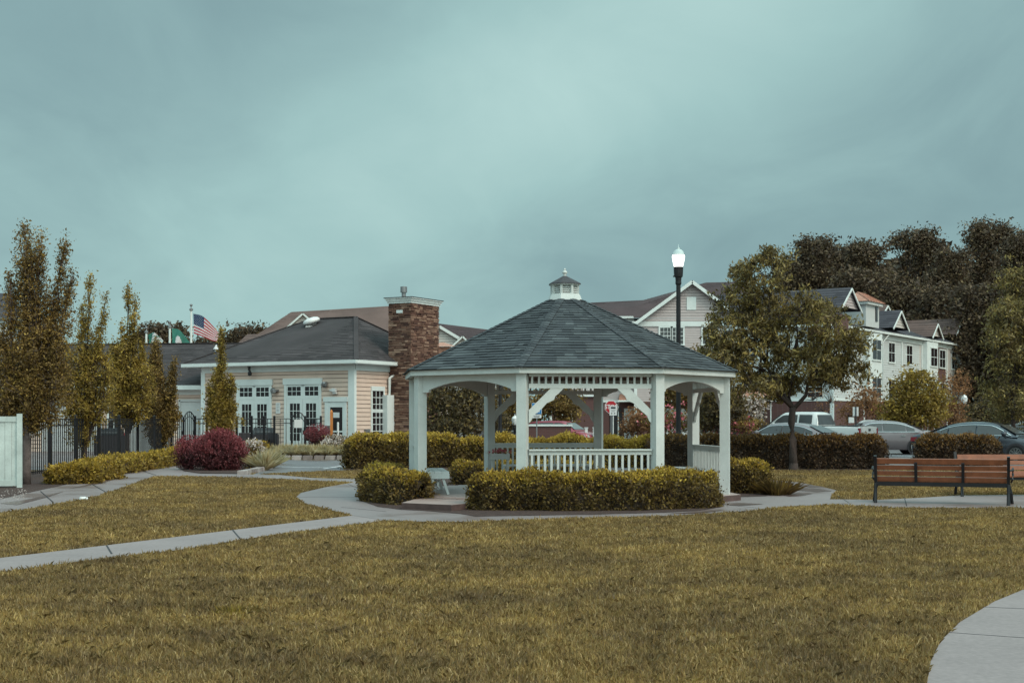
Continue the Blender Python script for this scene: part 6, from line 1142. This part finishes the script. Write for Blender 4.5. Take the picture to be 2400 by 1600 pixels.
def grill(px, Y, label):
    t = thing('barbecue_grill', label, 'grill', (XD(px, Y), Y, 0), group='dark covered grills behind the pool fence'); m_ = MB(); m_.box((0, 0, .5), (1.3, .6, .85)); m_.build('cabinet', 'dark', t); m_ = MB(); n = 8; pr = [(-.3+.6*k/n, .93+.3*math.sin(math.pi*k/n)) for k in range(n+1)]
    m_.plate([Vector((-.45, y, z)) for y, z in pr], .9, (1, 0, 0)); l = m_.build('lid', 'black', t); m_ = MB(); m_.beam((-.35, -.33, 1.05), (.35, -.33, 1.05), .03, .03); m_.build('handle', 'grey', l); return t
grill(262, 57.5, 'dark barbecue grill behind the pool fence on the left'); grill(618, 61, 'dark barbecue grill beside the left pair of french doors')
def patio_chair(px, Y, rz, label, seatm='dark'):
    t = thing('patio_chair', label, 'chair', (XD(px, Y), Y, .006), rz, 'dark patio chairs by the pool'); m_ = MB(); m_.box((0, 0, .42), (.5, .5, .05)); m_.build('seat', seatm, t); m_ = MB(); m_.box((0, .24, .72), (.5, .05, .55)); m_.build('backrest', seatm, t)
    for a in (-1, 1):
        for b in (-1, 1): m_ = MB(); m_.lathe([(.02, 0), (.02, .42)], (a*.22, b*.22, 0), 6); m_.build('leg', 'black', t)
patio_chair(575, 60.3, .4, 'dark patio chair left of the glass patio table'); patio_chair(632, 60.0, -.5, 'dark patio chair right of the glass patio table'); patio_chair(288, 58.5, .1, 'patio chair with red seat and back behind the pool fence', 'sign_red')
t = thing('patio_table', 'round glass topped patio table behind the red barberry', 'table', (XD(603, 60), 60, .006)); m_ = MB(); m_.lathe([(.55, .7), (.57, .71), (.57, .725), (.55, .73)], n=24); m_.build('tabletop', 'lglass', t); m_ = MB(); m_.lathe([(.25, 0), (.03, .05), (.03, .7)], n=10); m_.build('leg', 'black', t)
# ================================================================== camera, world, sun
cam = bpy.data.cameras.new('camera'); co_ = bpy.data.objects.new('camera', cam); C.objects.link(co_); S.camera = co_
co_.location = (0, 0, EYE); co_.rotation_euler = (math.pi/2, 0, 0); cam.sensor_width = 36; cam.lens = F/2400*36; cam.shift_y = .075; cam.clip_end = 2000; cam.clip_start = .1
S.view_settings.view_transform = 'Standard'; S.view_settings.look = 'None'; S.view_settings.exposure = 0; S.view_settings.gamma = 1
W = bpy.data.worlds.new('World'); S.world = W; W.use_nodes = True; t = W.node_tree; bg = t.nodes['Background']
SUN_AZ, SUN_EL = math.radians(128), math.radians(45)      # compass from +Y clockwise: behind the camera to the right
sky = N(t, 'ShaderNodeTexSky', sky_type='NISHITA', sun_disc=False, sun_elevation=SUN_EL, sun_rotation=SUN_AZ, air_density=1.0, dust_density=3.0)
tc = N(t, 'ShaderNodeTexCoord'); nrm = N(t, 'ShaderNodeVectorMath', operation='NORMALIZE'); t.links.new(tc.outputs['Generated'], nrm.inputs[0])
sep = N(t, 'ShaderNodeSeparateXYZ'); t.links.new(nrm.outputs[0], sep.inputs[0])
def mth(op, a, b=None, cl=False):
    m = t.nodes.new('ShaderNodeMath'); m.operation = op; m.use_clamp = cl
    for i, v in enumerate((a, b)):
        if v is None: continue
        if isinstance(v, (int, float)): m.inputs[i].default_value = v
        else: t.links.new(v, m.inputs[i])
    return m.outputs[0]
zz = mth('MAXIMUM', sep.outputs[2], 0.0)
# cloud deck seen in perspective
den = mth('ADD', zz, .22); u = mth('DIVIDE', sep.outputs[0], den); v = mth('DIVIDE', sep.outputs[1], den)
cb = N(t, 'ShaderNodeCombineXYZ'); t.links.new(u, cb.inputs[0]); t.links.new(v, cb.inputs[1])
mp = N(t, 'ShaderNodeMapping'); mp.inputs['Rotation'].default_value = (0, 0, math.radians(52)); mp.inputs['Scale'].default_value = (.75, .42, 1); mp.inputs['Location'].default_value = (3.3, 1.7, 0)
t.links.new(cb.outputs[0], mp.inputs[0])
n1 = N(t, 'ShaderNodeTexNoise', Scale=1.0, Detail=5, Roughness=.5, Distortion=.5); t.links.new(mp.outputs[0], n1.inputs['Vector'])
d1 = Vector((.155, 1, .35)).normalized(); d2 = Vector((-.14, 1, .12)).normalized(); bn = d1.cross(d2).normalized()
dt = N(t, 'ShaderNodeVectorMath', operation='DOT_PRODUCT'); t.links.new(nrm.outputs[0], dt.inputs[0]); dt.inputs[1].default_value = bn
b2 = mth('MULTIPLY', dt.outputs['Value'], dt.outputs['Value']); band = mth('POWER', 2.718, mth('MULTIPLY', b2, -95.0))
up = mth('MULTIPLY', mth('ADD', zz, .14), 3.2, True)
bandw = mth('MULTIPLY', band, up)
n2_ = N(t, 'ShaderNodeTexNoise', Scale=4.4, Detail=7, Roughness=.55, Distortion=.5); t.links.new(mp.outputs[0], n2_.inputs['Vector'])
val = mth('ADD', mth('ADD', mth('MULTIPLY', n1.outputs['Fac'], .5), mth('MULTIPLY', n2_.outputs['Fac'], .34)), mth('SUBTRACT', mth('ADD', mth('MULTIPLY', bandw, .34), mth('MULTIPLY', mth('MAXIMUM', mth('SUBTRACT', .13, zz), 0.0), .75)), .08))
cr = ramp(t, [(.14, (.195, .315, .345)), (.34, (.27, .43, .445)), (.58, (.385, .60, .59)), (.85, (.52, .75, .72))]); t.links.new(val, cr.inputs[0])
# overcast decks are about three times brighter overhead than at the horizon
lum = mth('ADD', .97, mth('MULTIPLY', mth('POWER', mth('MAXIMUM', mth('SUBTRACT', zz, .3), 0.0), .95), 3.3))
warm = mixc(t, mth('MULTIPLY', mth('MAXIMUM', mth('SUBTRACT', zz, .3), 0.0), 1.1, True), (1.0, 1.0, 1.0), (1.05, 1.0, .98))
# the half of the sky round the hidden sun, behind the camera, is brighter and warmer
ds = N(t, 'ShaderNodeVectorMath', operation='DOT_PRODUCT'); t.links.new(nrm.outputs[0], ds.inputs[0]); ds.inputs[1].default_value = Vector((.3, -.93, .2)).normalized()
glow = mth('POWER', mth('MAXIMUM', ds.outputs['Value'], 0.0), 1.1)
lum = mth('MULTIPLY', lum, mth('ADD', 1.0, mth('MULTIPLY', glow, 1.5)))
warm = mixc(t, glow, warm, (1.22, 1.0, .92))
sc_ = N(t, 'ShaderNodeVectorMath', operation='SCALE'); t.links.new(mixc(t, 1.0, cr.outputs[0], warm, 'MULTIPLY'), sc_.inputs[0]); t.links.new(lum, sc_.inputs['Scale'])
s2 = N(t, 'ShaderNodeVectorMath', operation='SCALE'); t.links.new(sky.outputs[0], s2.inputs[0]); s2.inputs['Scale'].default_value = .08
mix = mixc(t, .93, s2.outputs[0], sc_.outputs[0]); t.links.new(mix, bg.inputs['Color']); bg.inputs['Strength'].default_value = 1.0
sl_ = bpy.data.lights.new('sun', 'SUN'); sl_.energy = 1.5; sl_.angle = math.radians(25); sl_.color = (1, .82, .66); so = bpy.data.objects.new('sun', sl_); C.objects.link(so)
sd = Vector((math.sin(SUN_AZ)*math.cos(SUN_EL), math.cos(SUN_AZ)*math.cos(SUN_EL), math.sin(SUN_EL))); so.rotation_euler = sd.to_track_quat('Z', 'Y').to_euler(); so.location = (10, -10, 20)
S.cycles.max_bounces = 6; S.cycles.diffuse_bounces = 3; S.cycles.transparent_max_bounces = 4; S.cycles.caustics_reflective = False; S.cycles.caustics_refractive = False
